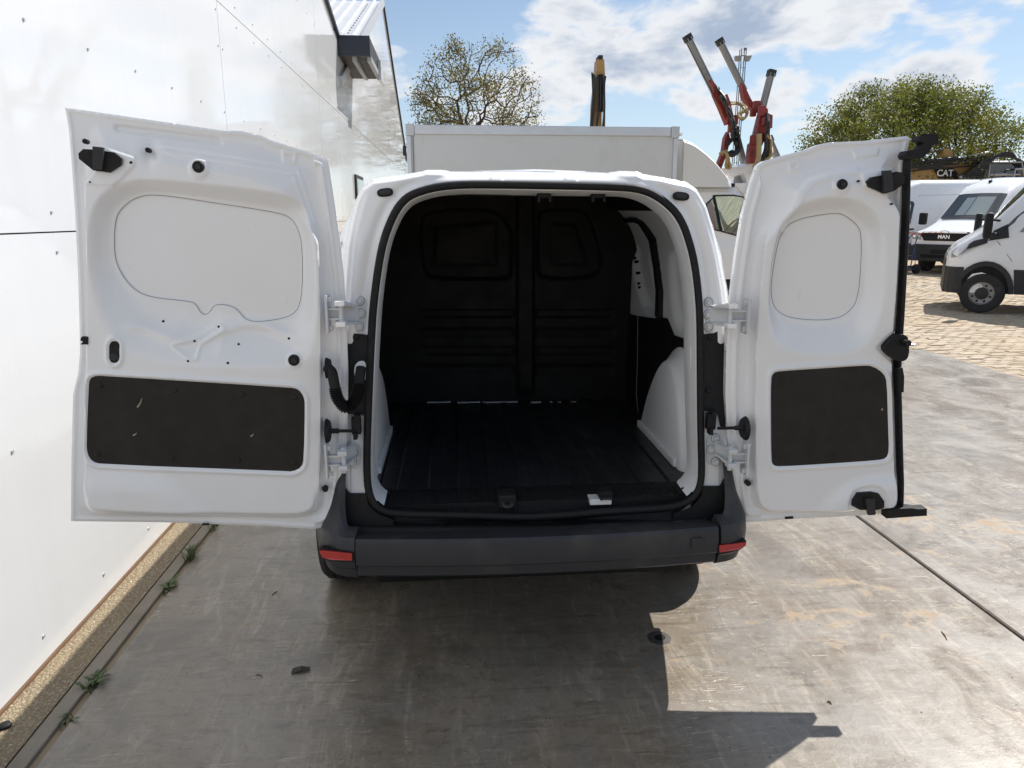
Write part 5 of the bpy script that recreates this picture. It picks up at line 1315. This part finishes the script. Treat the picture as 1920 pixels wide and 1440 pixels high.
# ================================================================== EXCAVATORS
ex = thing('excavator', 'yellow excavator lying low behind the vans with CAT plate and black caged cab', 'excavator', (24.0, 33, 0))
EYY = 32.0
def E(x, y, d=0.0): return AY(x, y, EYY+d)
pts = [(1650, 322), (1700, 314), (1760, 306), (1822, 304), (1838, 318), (1830, 345), (1640, 350)]
MB().prism([E(x, y) for x, y in pts], (0, 0.9, 0)).build('boom', 'yellow_machine', ex)
for (a, b_, w_) in (((1835, 282), (1852, 302), .9), ((1772, 277), (1782, 302), .9)):
    MB().prism([E(a[0]-4, a[1]+6), E(a[0]+6, a[1]-1), E(b_[0]+4, a[1]+8), E(b_[0]+6, b_[1]+4), E(a[0]-14, b_[1]+6)], (0, 0.35, 0)).build('link_arm', 'yellow_machine', ex)
m_ = MB().tube([E(1735, 303, -0.2), E(1795, 297, -0.2)], 0.10, 10); m_.build('cylinder', 'trim_dark', ex, True)
MB().tube([E(1795, 297, -0.2), E(1852, 286, -0.2)], 0.055, 10).build('piston_rod', 'chrome', ex, True)
MB().tube([E(1715, 292, 0.3), E(1768, 279, 0.3)], 0.07, 10).build('piston_rod', 'chrome', ex, True)
rg_ = random.Random(3)
hs = MB()
for i in range(9):
    y0 = 300+i*1.6+rg_.uniform(-2, 2)
    hs.tube(spline([E(1665, y0+16, -.3), E(1700, y0+8+rg_.uniform(-3, 3), -.35), E(1740, y0+4+rg_.uniform(-3, 3), -.3), E(1800, y0-2+rg_.uniform(-4, 3), -.3), E(1860, y0-6, -.3)], 6), 0.035, 6)
hs.build('hoses', 'hose_black', ex)
stuff(ex.children[-1])
cpn = plate('name_plate', 'rubber', ex, [(1750, 316), (1786, 315), (1795, 325), (1790, 334), (1760, 334)], (24, EYY-0.05, 3), (0, -1, 0), 0.0, 0.04)
c0 = AY(1772, 325, EYY-0.10); c1 = AY(1782, 325, EYY-0.10)
Mx = Matrix(((1, 0, 0, c0.x), (0, 0, 1, EYY-0.10), (0, 1, 0, c0.z), (0, 0, 0, 1)))
Mx = Matrix(((1, 0, 0, c0.x), (0, 0, -1, EYY-0.10), (0, 1, 0, c0.z), (0, 0, 0, 1)))
place_text('CAT', 0.40, cpn, Mx, 'letter_white')
MB().prism([E(1800, 332, -.4), E(1850, 302, -.4), E(1960, 304, -.4), E(1975, 345, -.4), E(1800, 352, -.4)], (0, 1.4, 0)).build('cab', 'glass_black', ex)
cg = MB()
cg.tube([E(1853, 333, -.6), E(1856, 304, -.6), E(1915, 304, -.6), E(1920, 331, -.6)], 0.05, 7)
cg.tube([E(1798, 332, -.5), E(1850, 328, -.5), E(1930, 326, -.5)], 0.06, 7)
cg.tube([E(1900, 331, -.7), E(1904, 317, -.7), E(1930, 316, -.7)], 0.05, 7)
cg.build('cab_rail', 'steel', ex, True)
hs = MB()
for i in range(7):
    hs.tube(spline([E(1806+i*6, 333, -.6), E(1832+i*4, 312-i, -.65), E(1858+i*3, 296-i*1.2, -.6), E(1885+i*2, 292-i+rg_.uniform(-1, 2), -.6), E(1912, 300+i, -.6), E(1935, 318, -.6)], 6), 0.045, 6)
hs.build('hoses', 'hose_black', ex); stuff(ex.children[-1])
a = E(1660, 350); b_ = E(1980, 345)
MB().box((a.x, EYY-0.2, 0.9), (b_.x, EYY+2.2, a.z-0.05), 0.1).build('chassis', 'yellow_machine', ex)
MB().box((a.x+0.3, EYY-0.4, 0.0), (b_.x-0.3, EYY+0.3, 0.95), 0.35).build('track', 'trim_dark', ex)
MB().box((a.x+0.3, EYY+1.7, 0.0), (b_.x-0.3, EYY+2.4, 0.95), 0.35).build('track', 'trim_dark', ex)

bm_ = thing('excavator', 'tall weathered yellow excavator stick with black hoses rising behind the box truck', 'excavator', (5.0, 26.5, 0))
BY = 26.0
def B(x, y, d=0.0): return AY(x, y, BY+d)
MB().prism([B(1111, 240), B(1112, 195), B(1117, 150), B(1120, 111), B(1133, 111), B(1135, 150), B(1135, 240), B(1132, 330), B(1106, 330)], (0, 0.5, 0)).build('stick', 'yellow_machine', bm_)
MB().box((B(1122, 112).x, BY-0.02, B(1122, 112).z), (B(1131, 103).x, BY+0.5, B(1131, 103).z), 0.04).build('stick_tip', 'trim_dark', bm_)
MB().tube([B(1127, 140, -.1), B(1127, 210, -.1)], 0.09, 10).build('cylinder', 'rubber', bm_, True)
MB().tube([B(1129, 210, -.1), B(1129, 300, -.1)], 0.04, 8).build('piston_rod', 'chrome', bm_, True)
hs = MB()
for i in range(6):
    x0 = (1112, 1114, 1120, 1124, 1133, 1135)[i]; hs.tube(spline([B(x0-4+rg_.uniform(-2, 2), 240, -.2), B(x0+rg_.uniform(-2, 2), 200, -.22), B(x0+rg_.uniform(-2, 2), 165, -.2), B(x0+1, 138+rg_.uniform(-3, 6), -.15)], 6), 0.024, 6)
hs.tube([B(1107, 240, -.1), B(1112, 180, -.1), B(1110, 136, -.1)], 0.03, 6)
hs.build('hoses', 'hose_black', bm_); stuff(bm_.children[-1])
MB().tube([B(1109, 238, -.05), B(1114, 190, -.05), B(1116, 145, -.05)], 0.05, 8).build('side_pipe', 'grey_beam', bm_)
MB().box((4.0, BY-0.6, 0.9), (6.0, BY+2.6, 2.5), 0.2).build('upper_body', 'yellow_machine', bm_)
MB().box((3.7, BY-1.2, 0), (4.3, BY+3.0, 0.9), 0.3).build('track', 'trim_dark', bm_)
MB().box((5.7, BY-1.2, 0), (6.3, BY+3.0, 0.9), 0.3).build('track', 'trim_dark', bm_)

# ================================================================== DRILLING JUMBO with three raised feeds
rig = thing('drilling_rig', 'drilling rig with three raised grey feed beams, red booms and looped hoses', 'drilling rig', (10.5, 27, 0))
RY = 26.0
def R(x, y, d=0.0): return AY(x, y, RY+d)
def feed(p0, p1, d, w_=0.26):
    o = MB().beam(R(*p0, d), R(*p1, d), w_, 0.22, (0, 1, 0)).build('feed_beam', 'grey_beam', rig)
    a, b_ = R(*p0, d), R(*p1, d); n = (b_-a).normalized(); s_ = n.cross(Vector((0, 1, 0))).normalized()
    MB().beam(a+s_*w_*.36-Vector((0, .12, 0)), b_+s_*w_*.36-Vector((0, .12, 0)), 0.03, 0.04, (0, 1, 0)).beam(a-s_*w_*.36-Vector((0, .12, 0)), b_-s_*w_*.36-Vector((0, .12, 0)), 0.03, 0.04, (0, 1, 0)).build('feed_rail', 'grey_beam', o)
    MB().beam(a-n*0.12, a+n*0.10, w_*1.35, 0.26, (0, 1, 0)).build('feed_head', 'trim_dark', o)
feed((1290, 72), (1366, 226), 0.0, 0.19); feed((1350, 79), (1395, 170), 0.8, 0.17); feed((1446, 138), (1398, 325), 0.2, 0.19)
feed((1378, 245), (1398, 318), 0.6, 0.18); feed((1442, 262), (1470, 325), 0.4, 0.18)
MB().tube([R(1287, 80, -.3), R(1364, 228, -.3)], 0.018, 6).build('cable', 'hose_black', rig)
rb_ = MB()
def red(pts, d, th=0.3):
    return MB().prism([R(x, y, d) for x, y in pts], (0, th, 0)).build('boom', 'red_machine', rig)
red([(1334, 148), (1342, 158), (1356, 178), (1366, 205), (1372, 228), (1364, 234), (1352, 205), (1340, 178)], -0.35)
red([(1359, 178), (1364, 176), (1370, 192), (1374, 212), (1366, 214)], -0.5)
red([(1391, 155), (1400, 168), (1408, 185), (1420, 205), (1436, 204), (1436, 214), (1408, 204), (1394, 182)], 0.5)
red([(1432, 196), (1440, 205), (1440, 250), (1428, 275), (1418, 268), (1422, 230)], -0.3)
red([(1441, 218), (1442, 213), (1449, 216), (1448, 240), (1440, 236)], -0.4)
red([(1366, 246), (1370, 262), (1362, 292), (1352, 318), (1345, 312), (1356, 285), (1360, 258)], -0.1)
red([(1407, 270), (1416, 262), (1422, 272), (1418, 296), (1415, 302), (1405, 305), (1405, 286)], -0.5)
red([(1405, 285), (1416, 288), (1416, 306), (1405, 306)], -0.55)
for (x, y, s_, d) in ((1372, 238, .24, -.2), (1378, 225, .20, -.4), (1366, 224, .16, -.4), (1428, 208, .22, -.4), (1434, 228, .18, -.5), (1424, 262, .2, -.5), (1412, 262, .2, -.5), (1418, 200, .24, .2), (1412, 210, .2, .2)):
    c_ = R(x, y, d); MB().box((c_.x-s_/2, c_.y-s_/2, c_.z-s_*0.8), (c_.x+s_/2, c_.y+s_/2, c_.z+s_*0.8), 0.05).build('joint_block', 'red_machine', rig)
rr_ = random.Random(12)
def hoses(mt, routes, n, spread, r):
    m2 = MB()
    for rt in routes:
        for _ in range(n):
            m2.tube(spline([R(x+rr_.uniform(-spread, spread), y+rr_.uniform(-spread, spread), -.5+rr_.uniform(-.3, .3)) for x, y in rt], 6), r, 6)
    stuff(m2.build('hoses', mt, rig, True))
hoses('hose_black', [[(1352, 180), (1366, 205), (1374, 232), (1378, 252), (1366, 270)], [(1374, 232), (1384, 250), (1386, 275), (1376, 290), (1364, 285)], [(1438, 215), (1440, 240), (1440, 270), (1438, 296), (1424, 302)], [(1370, 215), (1376, 235), (1372, 255)], [(1345, 165), (1358, 188), (1368, 215)]], 5, 3.0, 0.045)
hoses('hose_black', [[(1374, 255), (1381, 270), (1380, 284), (1372, 286)], [(1436, 250), (1436, 280), (1428, 300)]], 4, 2.5, 0.06)
hoses('hose_tan', [[(1370, 195), (1385, 195), (1398, 205), (1400, 218), (1390, 224), (1386, 214), (1402, 205)], [(1352, 290), (1362, 285), (1364, 300), (1360, 312), (1368, 312), (1364, 296)], [(1440, 252), (1446, 268), (1446, 290), (1436, 300), (1428, 294), (1426, 312), (1420, 325)]], 3, 2.5, 0.05)
MB().tube(spline([R(1423, 251, -.9), R(1423, 280, -.9), R(1421, 302, -.9), R(1415, 314, -.9)], 6), 0.09, 10).build('guide_pipe', 'hose_tan', rig, True)
MB().prism([R(x, y, -.2) for x, y in ((1364, 314), (1395, 312), (1402, 305), (1418, 305), (1418, 345), (1412, 372), (1402, 372), (1402, 345), (1395, 325), (1364, 326))], (0, 1.6, 0)).build('canopy_frame', 'white_paint', rig)
MB().prism([R(x, y, .2) for x, y in ((1385, 330), (1398, 328), (1398, 345), (1382, 345))], (0, .4, 0)).build('work_lamp', 'grey_beam', rig)
MB().prism([R(x, y, -.1) for x, y in ((1340, 345), (1420, 342), (1420, 372), (1340, 372))], (0, 2.0, 0)).build('superstructure', 'white_paint', rig)
a = R(1345, 372); b_ = R(1430, 372)
MB().box((a.x-1.0, RY-0.4, 0.8), (b_.x+1.4, RY+2.6, a.z), 0.15).build('carrier', 'red_machine', rig)
for x_ in (a.x-0.2, b_.x+0.6):
    for y_, s_ in ((RY-0.2, -1), (RY+2.4, 1)): wheel((x_, y_, 0.6), (0, s_, 0), 0.6, 0.4, 'wheel', rig, 'wheel_silver', 0)

# ================================================================== LATTICE LIGHT MAST
mast = thing('light_mast', 'slim grey lattice mast carrying two floodlights', 'light mast', (13.6, 36, 0))
MY = 36.0; m0 = AY(1377, 330, MY); m1 = AY(1392, 92, MY)
mx = (m0.x+m1.x)/2; ztop = m1.z; hwid = 0.115
lt = MB()
xb, xt = m0.x, AY(1393.5, 92, MY).x
def mxz(z): return xb+(xt-xb)*(z-m0.z)/(ztop-m0.z)
for sx_ in (-1, 1):
    for sy_ in (-1, 1): lt.tube([(mxz(0)+sx_*hwid, MY+sy_*hwid, 0), (mxz(ztop)+sx_*hwid, MY+sy_*hwid, ztop)], 0.022, 6)
lt.build('mast_leg', 'mast_grey', mast)
z = 0.5; i = 0
br = MB(); dg = MB()
while z < ztop:
    x = mxz(z)
    for sy_ in (-1, 1):
        if sy_ < 0: br.tube([(x-hwid, MY+sy_*hwid, z), (x+hwid, MY+sy_*hwid, z)], 0.018, 5)
        if sy_ < 0: dg.tube([(x-hwid, MY+sy_*hwid, z), (x+hwid, MY+sy_*hwid, min(ztop, z+0.55))], 0.006, 4)
    z += 0.55; i += 1
br.build('cross_bar', 'mast_grey', mast); stuff(mast.children[-1]); dg.build('lacing', 'mast_grey', mast); stuff(mast.children[-1])
for (xx_, yy_, s_) in ((1385, 109, -1), (1404, 109, 1)):
    c_ = AY(xx_, yy_, MY-0.2); lp_ = MB()
    lp_.prism([c_+Vector((-0.16, 0, 0.10)), c_+Vector((0.16, 0, 0.13)), c_+Vector((0.11 if s_ < 0 else 0.05, 0, -0.12)), c_+Vector((-0.11 if s_ < 0 else -0.15, 0, -0.10))], (0, 0.22, 0))
    fl_ = lp_.build('floodlight', 'lamp_grey', mast)
    MB().tube([c_+Vector((0, 0.1, 0.11)), (mxz(c_.z+0.1), MY, c_.z+0.14)], 0.016, 6).build('lamp_bracket', 'mast_grey', fl_)
p = AY(1396, 92, MY); MB().box((p.x-0.03, MY-0.05, p.z-0.05), (p.x+0.1, MY+0.05, p.z+0.06), 0.02).build('camera_head', 'mast_grey', mast)

# ================================================================== TREES
def tree(name, label, base, crown_c, crown_r, n_att, leaf_n, leaf_size, lmat, seed, zfork, cluster=0.25, r_tip=0.012, flat=0.0, wob=0.10):
    r_ = np.random.RandomState(seed)
    base = np.array(base, float); cc = np.array(crown_c, float); cr = np.array(crown_r, float)
    t = thing(name, label, 'tree', tuple(base))
    A = []
    lobes = r_.normal(size=(9, 3)); lobes /= np.linalg.norm(lobes, axis=1)[:, None]; lw = r_.uniform(-.16, .16, 9)
    while len(A) < n_att:
        d = r_.normal(size=3); d /= np.linalg.norm(d)
        rad = r_.uniform(0.12, 1.0)**0.42
        rad *= 1+sum(w_*max(0, d@l)**3 for w_, l in zip(lw, lobes))
        p = cc+d*cr*rad
        if p[2] < zfork-flat: continue
        A.append(p)
    A = np.array(A)
    nodes = [base, base+[0.05, 0, (zfork-base[2])*.5], np.array([base[0]+0.02, base[1], zfork])]
    par = [-1, 0, 1]; plen = [0, 0, 0.0]
    A = A[np.argsort(np.linalg.norm((A-nodes[2])/1.0, axis=1))]
    N = np.zeros((n_att*4+10, 3)); N[:3] = nodes; PL = np.zeros(n_att*4+10); cnt = 3
    tips = []
    for p in A:
        d = np.linalg.norm(N[2:cnt]-p, axis=1)
        up_pen = np.maximum(0, N[2:cnt, 2]-p[2])*0.55
        j = 2+int(np.argmin(d+0.32*PL[2:cnt]+up_pen)); q = N[j]; L_ = np.linalg.norm(p-q)
        k = 3 if L_ > 0.9 else (2 if L_ > 0.4 else 1); last = j
        for i in range(1, k+1):
            s_ = i/k; m2 = q+(p-q)*s_
            if i < k: m2 = m2+r_.normal(size=3)*wob*L_*0.6+np.array([0, 0, -0.05*L_])
            N[cnt] = m2; par.append(last); PL[cnt] = PL[last]+np.linalg.norm(m2-N[last]); last = cnt; cnt += 1
        tips.append(last)
    rad2 = np.zeros(cnt); kids = [[] for _ in range(cnt)]
    for i in range(1, cnt): kids[par[i]].append(i)
    ex_ = 2.35
    for i in range(cnt-1, -1, -1):
        rad2[i] = (r_tip**ex_ if not kids[i] else sum(rad2[c2]**ex_ for c2 in kids[i]))**(1/ex_)
    vs = []; fs = []
    for i in range(1, cnt):
        a, b_ = N[par[i]], N[i]; d = b_-a; L_ = np.linalg.norm(d)
        if L_ < 1e-4: continue
        d /= L_; u = np.cross(d, [0.3, 0.9, 0.2]); u /= np.linalg.norm(u); w_ = np.cross(d, u); k = 7 if rad2[i] > 0.05 else 4
        ra = min(rad2[par[i]], rad2[i]*1.25); b0 = len(vs)
        for c_, rr2 in ((a, ra), (b_, rad2[i])):
            for q in range(k): th = 2*math.pi*q/k; vs.append(c_+(u*math.cos(th)+w_*math.sin(th))*rr2)
        fs += [(b0+q, b0+(q+1) % k, b0+k+(q+1) % k, b0+k+q) for q in range(k)]
    mesh_obj('trunk', [tuple(v) for v in vs], fs, 'bark', t, True)
    # leaves in tufts at the twig ends
    tp = N[np.array(tips)]; tv = []; tf = []
    ends = [i for i in range(3, cnt) if rad2[i] < r_tip*2.2]; E2 = N[np.array(ends)]
    wgt = r_.lognormal(0, 0.9, len(E2)); wgt /= wgt.sum()
    pick = E2[r_.choice(len(E2), leaf_n, p=wgt)]
    off = np.clip(r_.normal(size=(leaf_n, 3)), -1.7, 1.7)*cluster
    ctr = pick+off
    # bits of bare sky between the tufts
    u = r_.normal(size=(leaf_n, 3)); u /= np.linalg.norm(u, axis=1)[:, None]
    v = np.cross(u, r_.normal(size=(leaf_n, 3))); v /= np.linalg.norm(v, axis=1)[:, None]
    sz = leaf_size*r_.uniform(0.6, 1.35, leaf_n)[:, None]
    a = ctr-u*sz*0.5; c2 = ctr+u*sz*0.5; b2 = ctr+v*sz*0.30+u*sz*0.05; d2 = ctr-v*sz*0.30+u*sz*0.05
    V = np.stack([a, b2, c2, d2], 1).reshape(-1, 3)
    Fq = np.arange(leaf_n*4).reshape(-1, 4)
    me = bpy.data.meshes.new('crown'); me.vertices.add(len(V)); me.vertices.foreach_set('co', V.ravel())
    me.loops.add(leaf_n*4); me.loops.foreach_set('vertex_index', Fq.ravel().astype(np.int32))
    me.polygons.add(leaf_n); me.polygons.foreach_set('loop_start', np.arange(0, leaf_n*4, 4, dtype=np.int32)); me.polygons.foreach_set('loop_total', np.full(leaf_n, 4, dtype=np.int32))
    me.update(calc_edges=True); me.validate(); me.materials.append(MATS[lmat])
    link(bpy.data.objects.new('crown', me), t)
    return t
tree('oak_tree', 'broad tree with thin new leaves and bare branches above the box truck', (0.75, 30, 0), (0.85, 30, 4.9), (3.15, 3.0, 3.25), 700, 15000, 0.088, 'leaf_sparse', 11, 5.0, 0.19, 0.0125, 1.2, 0.16)
tree('oak_tree', 'full round tree in yellow-green leaf behind the parked vans', (23.2, 36, 0), (23.2, 36, 5.1), (5.0, 4.4, 3.6), 1000, 66000, 0.125, 'leaf_dense', 5, 3.3, 0.27, 0.014, 0.6, 0.14)

# ================================================================== SMALL THINGS ON THE GROUND
def weed(px, n, size, label, seed, tuft=False):
    p = AZ(px[0], px[1], 0.0); p.x = -1.386; q = random.Random(seed); m2 = MB()
    for i in range(n):
        a = q.uniform(0, 2*math.pi); L_ = size*q.uniform(0.6, 1.2); lift = q.uniform(0.35, 1.0) if not tuft else q.uniform(1.2, 2.2)
        w_ = L_*(0.11 if not tuft else 0.045); d = Vector((math.cos(a), math.sin(a), 0)); s_ = Vector((-d.y, d.x, 0)); st_ = p+Vector((q.uniform(-.01, .01), q.uniform(-.05, .05), -0.03)); rows_ = []
        for j in range(6):
            t = j/5; c_ = st_+d*L_*t*0.9+Vector((0, 0, L_*lift*(t-0.62*t*t)+0.03*min(1, t*4)))
            ww = w_*math.sin(math.pi*min(1, 0.12+t*0.88))*(1+(0.45 if j % 2 else -0.25)*(0 if tuft else 1)); rows_ += [c_-s_*ww, c_+s_*ww]
        m2.add(rows_, [(2*j, 2*j+1, 2*j+3, 2*j+2) for j in range(5)])
    o = m2.build('weed', 'weed_leaf', None, fix=False)
    return tag(o, label, 'weed', 'weeds in the slab joint')
weed((185, 1278), 18, 0.066, 'flat ragged weed sprawling over the joint beside the kerb', 1)
weed((315, 1100), 24, 0.055, 'leafy rosette weed with upright leaves in the joint', 2)
weed((352, 1045), 40, 0.07, 'grassy tuft growing in the joint', 3, True)
weed((405, 988), 16, 0.07, 'small tuft half under the wide rear door', 4, True)
weed((135, 1352), 8, 0.050, 'tiny two-leaved weed low in the joint', 5)
# dry leaf bundle, dark lump, twigs
p = AZ(565, 1259, 0.0); m_ = MB()
for i in range(5):
    a = p+Vector((-0.035, 0.012*(i-2)*0.6, 0.004)); b_ = p+Vector((0.032, 0.006*(i-2)*0.5+0.006, 0.006+0.002*(i % 2)))
    m_.tube([a, a.lerp(b_, .5)+Vector((0, 0, .006)), b_], [0.003, 0.005, 0.002], 5)
tag(m_.build('dry_leaf', 'dead_leaf'), 'dark curled dry leaf lying on the slab', 'leaf')
def lump(p, r, mt, name, seed, sq=0.6):
    bm = bmesh.new(); bmesh.ops.create_icosphere(bm, subdivisions=2, radius=1.0); q = random.Random(seed)
    for v in bm.verts: v.co = Vector((v.co.x*q.uniform(.7, 1.15)*r, v.co.y*q.uniform(.7, 1.15)*r, v.co.z*q.uniform(.7, 1.1)*r*sq))
    vs = [v.co+Vector(p)+Vector((0, 0, r*sq*0.6)) for v in bm.verts]; fs = [[v.index for v in f.verts] for f in bm.faces]; bm.free()
    return mesh_obj(name, vs, fs, mt, None, True)
p = AZ(10, 1364, 0.0); tag(lump(p, 0.022, 'rubber', 'clod', 3), 'black lump of dirt at the foot of the clad wall', 'dirt')
gr_ = MB(); q = random.Random(9)
def pebble(x, y, r):
    k = 5; c_ = Vector((x, y, 0.001)); vs = [c_+Vector((math.cos(2*math.pi*i/k)*r*q.uniform(.7, 1.2), math.sin(2*math.pi*i/k)*r*q.uniform(.7, 1.2), 0)) for i in range(k)]+[c_+Vector((0, 0, r*0.8))]
    gr_.add(vs, [(i, (i+1) % k, k) for i in range(k)])
for _ in range(260): pebble(q.uniform(-1.61, -1.42), q.uniform(1.9, 4.5), q.uniform(0.0015, 0.0045))
for _ in range(260): pebble(q.uniform(-1.3, 5.5), 1.8+abs(q.gauss(0, 1))*2.4, q.uniform(0.001, 0.0038))
stuff(gr_.build('grit', 'stone', None, fix=False))
tw = [((1551, 1315), (1559, 1320), .0025), ((1765, 1184), (1776, 1200), .002), ((830, 1372), (842, 1368), .002), ((480, 1265), (492, 1270), .0015), ((510, 1115), (520, 1108), .002)]
for i, (a, b_, r_) in enumerate(tw):
    a, b_ = AZ(*a, r_), AZ(*b_, r_)
    tag(MB().tube([a, a.lerp(b_, .5)+Vector((0.004, 0.004, 0.002)), b_], [r_, r_*1.2, r_*.6], 5).build('twig', 'rust_brown'), ('brown twig fragment lying in the sun above the tip of the door shadow', 'twig fragment lying on the sunlit slab towards the dark joint', 'tiny twig lying in the middle of the shadow cast by the van', 'tiny twig lying beside the dark dry leaf', 'thin twig lying on the shaded slab by the rear wheel')[i], 'twig', 'twig fragments on the slab')
# drain hole with a worn ring
p = AZ(1236, 1196, 0.0); dr = thing('drain_hole', 'small round drain hole with worn dark rim, within the shadow of the van', 'drain', tuple(p))
MB().lathe([(0.022, 0.0015), (0.026, 0.004), (0.036, 0.003), (0.050, 0.0004)], p, (0, 0, 1), 28).build('rim', 'dead_leaf', dr, True)
MB().disc(p+Vector((0, 0, 0.0012)), (0, 0, 1), 0.0225, 0.0008, 24).build('pit', 'lining_black', dr)
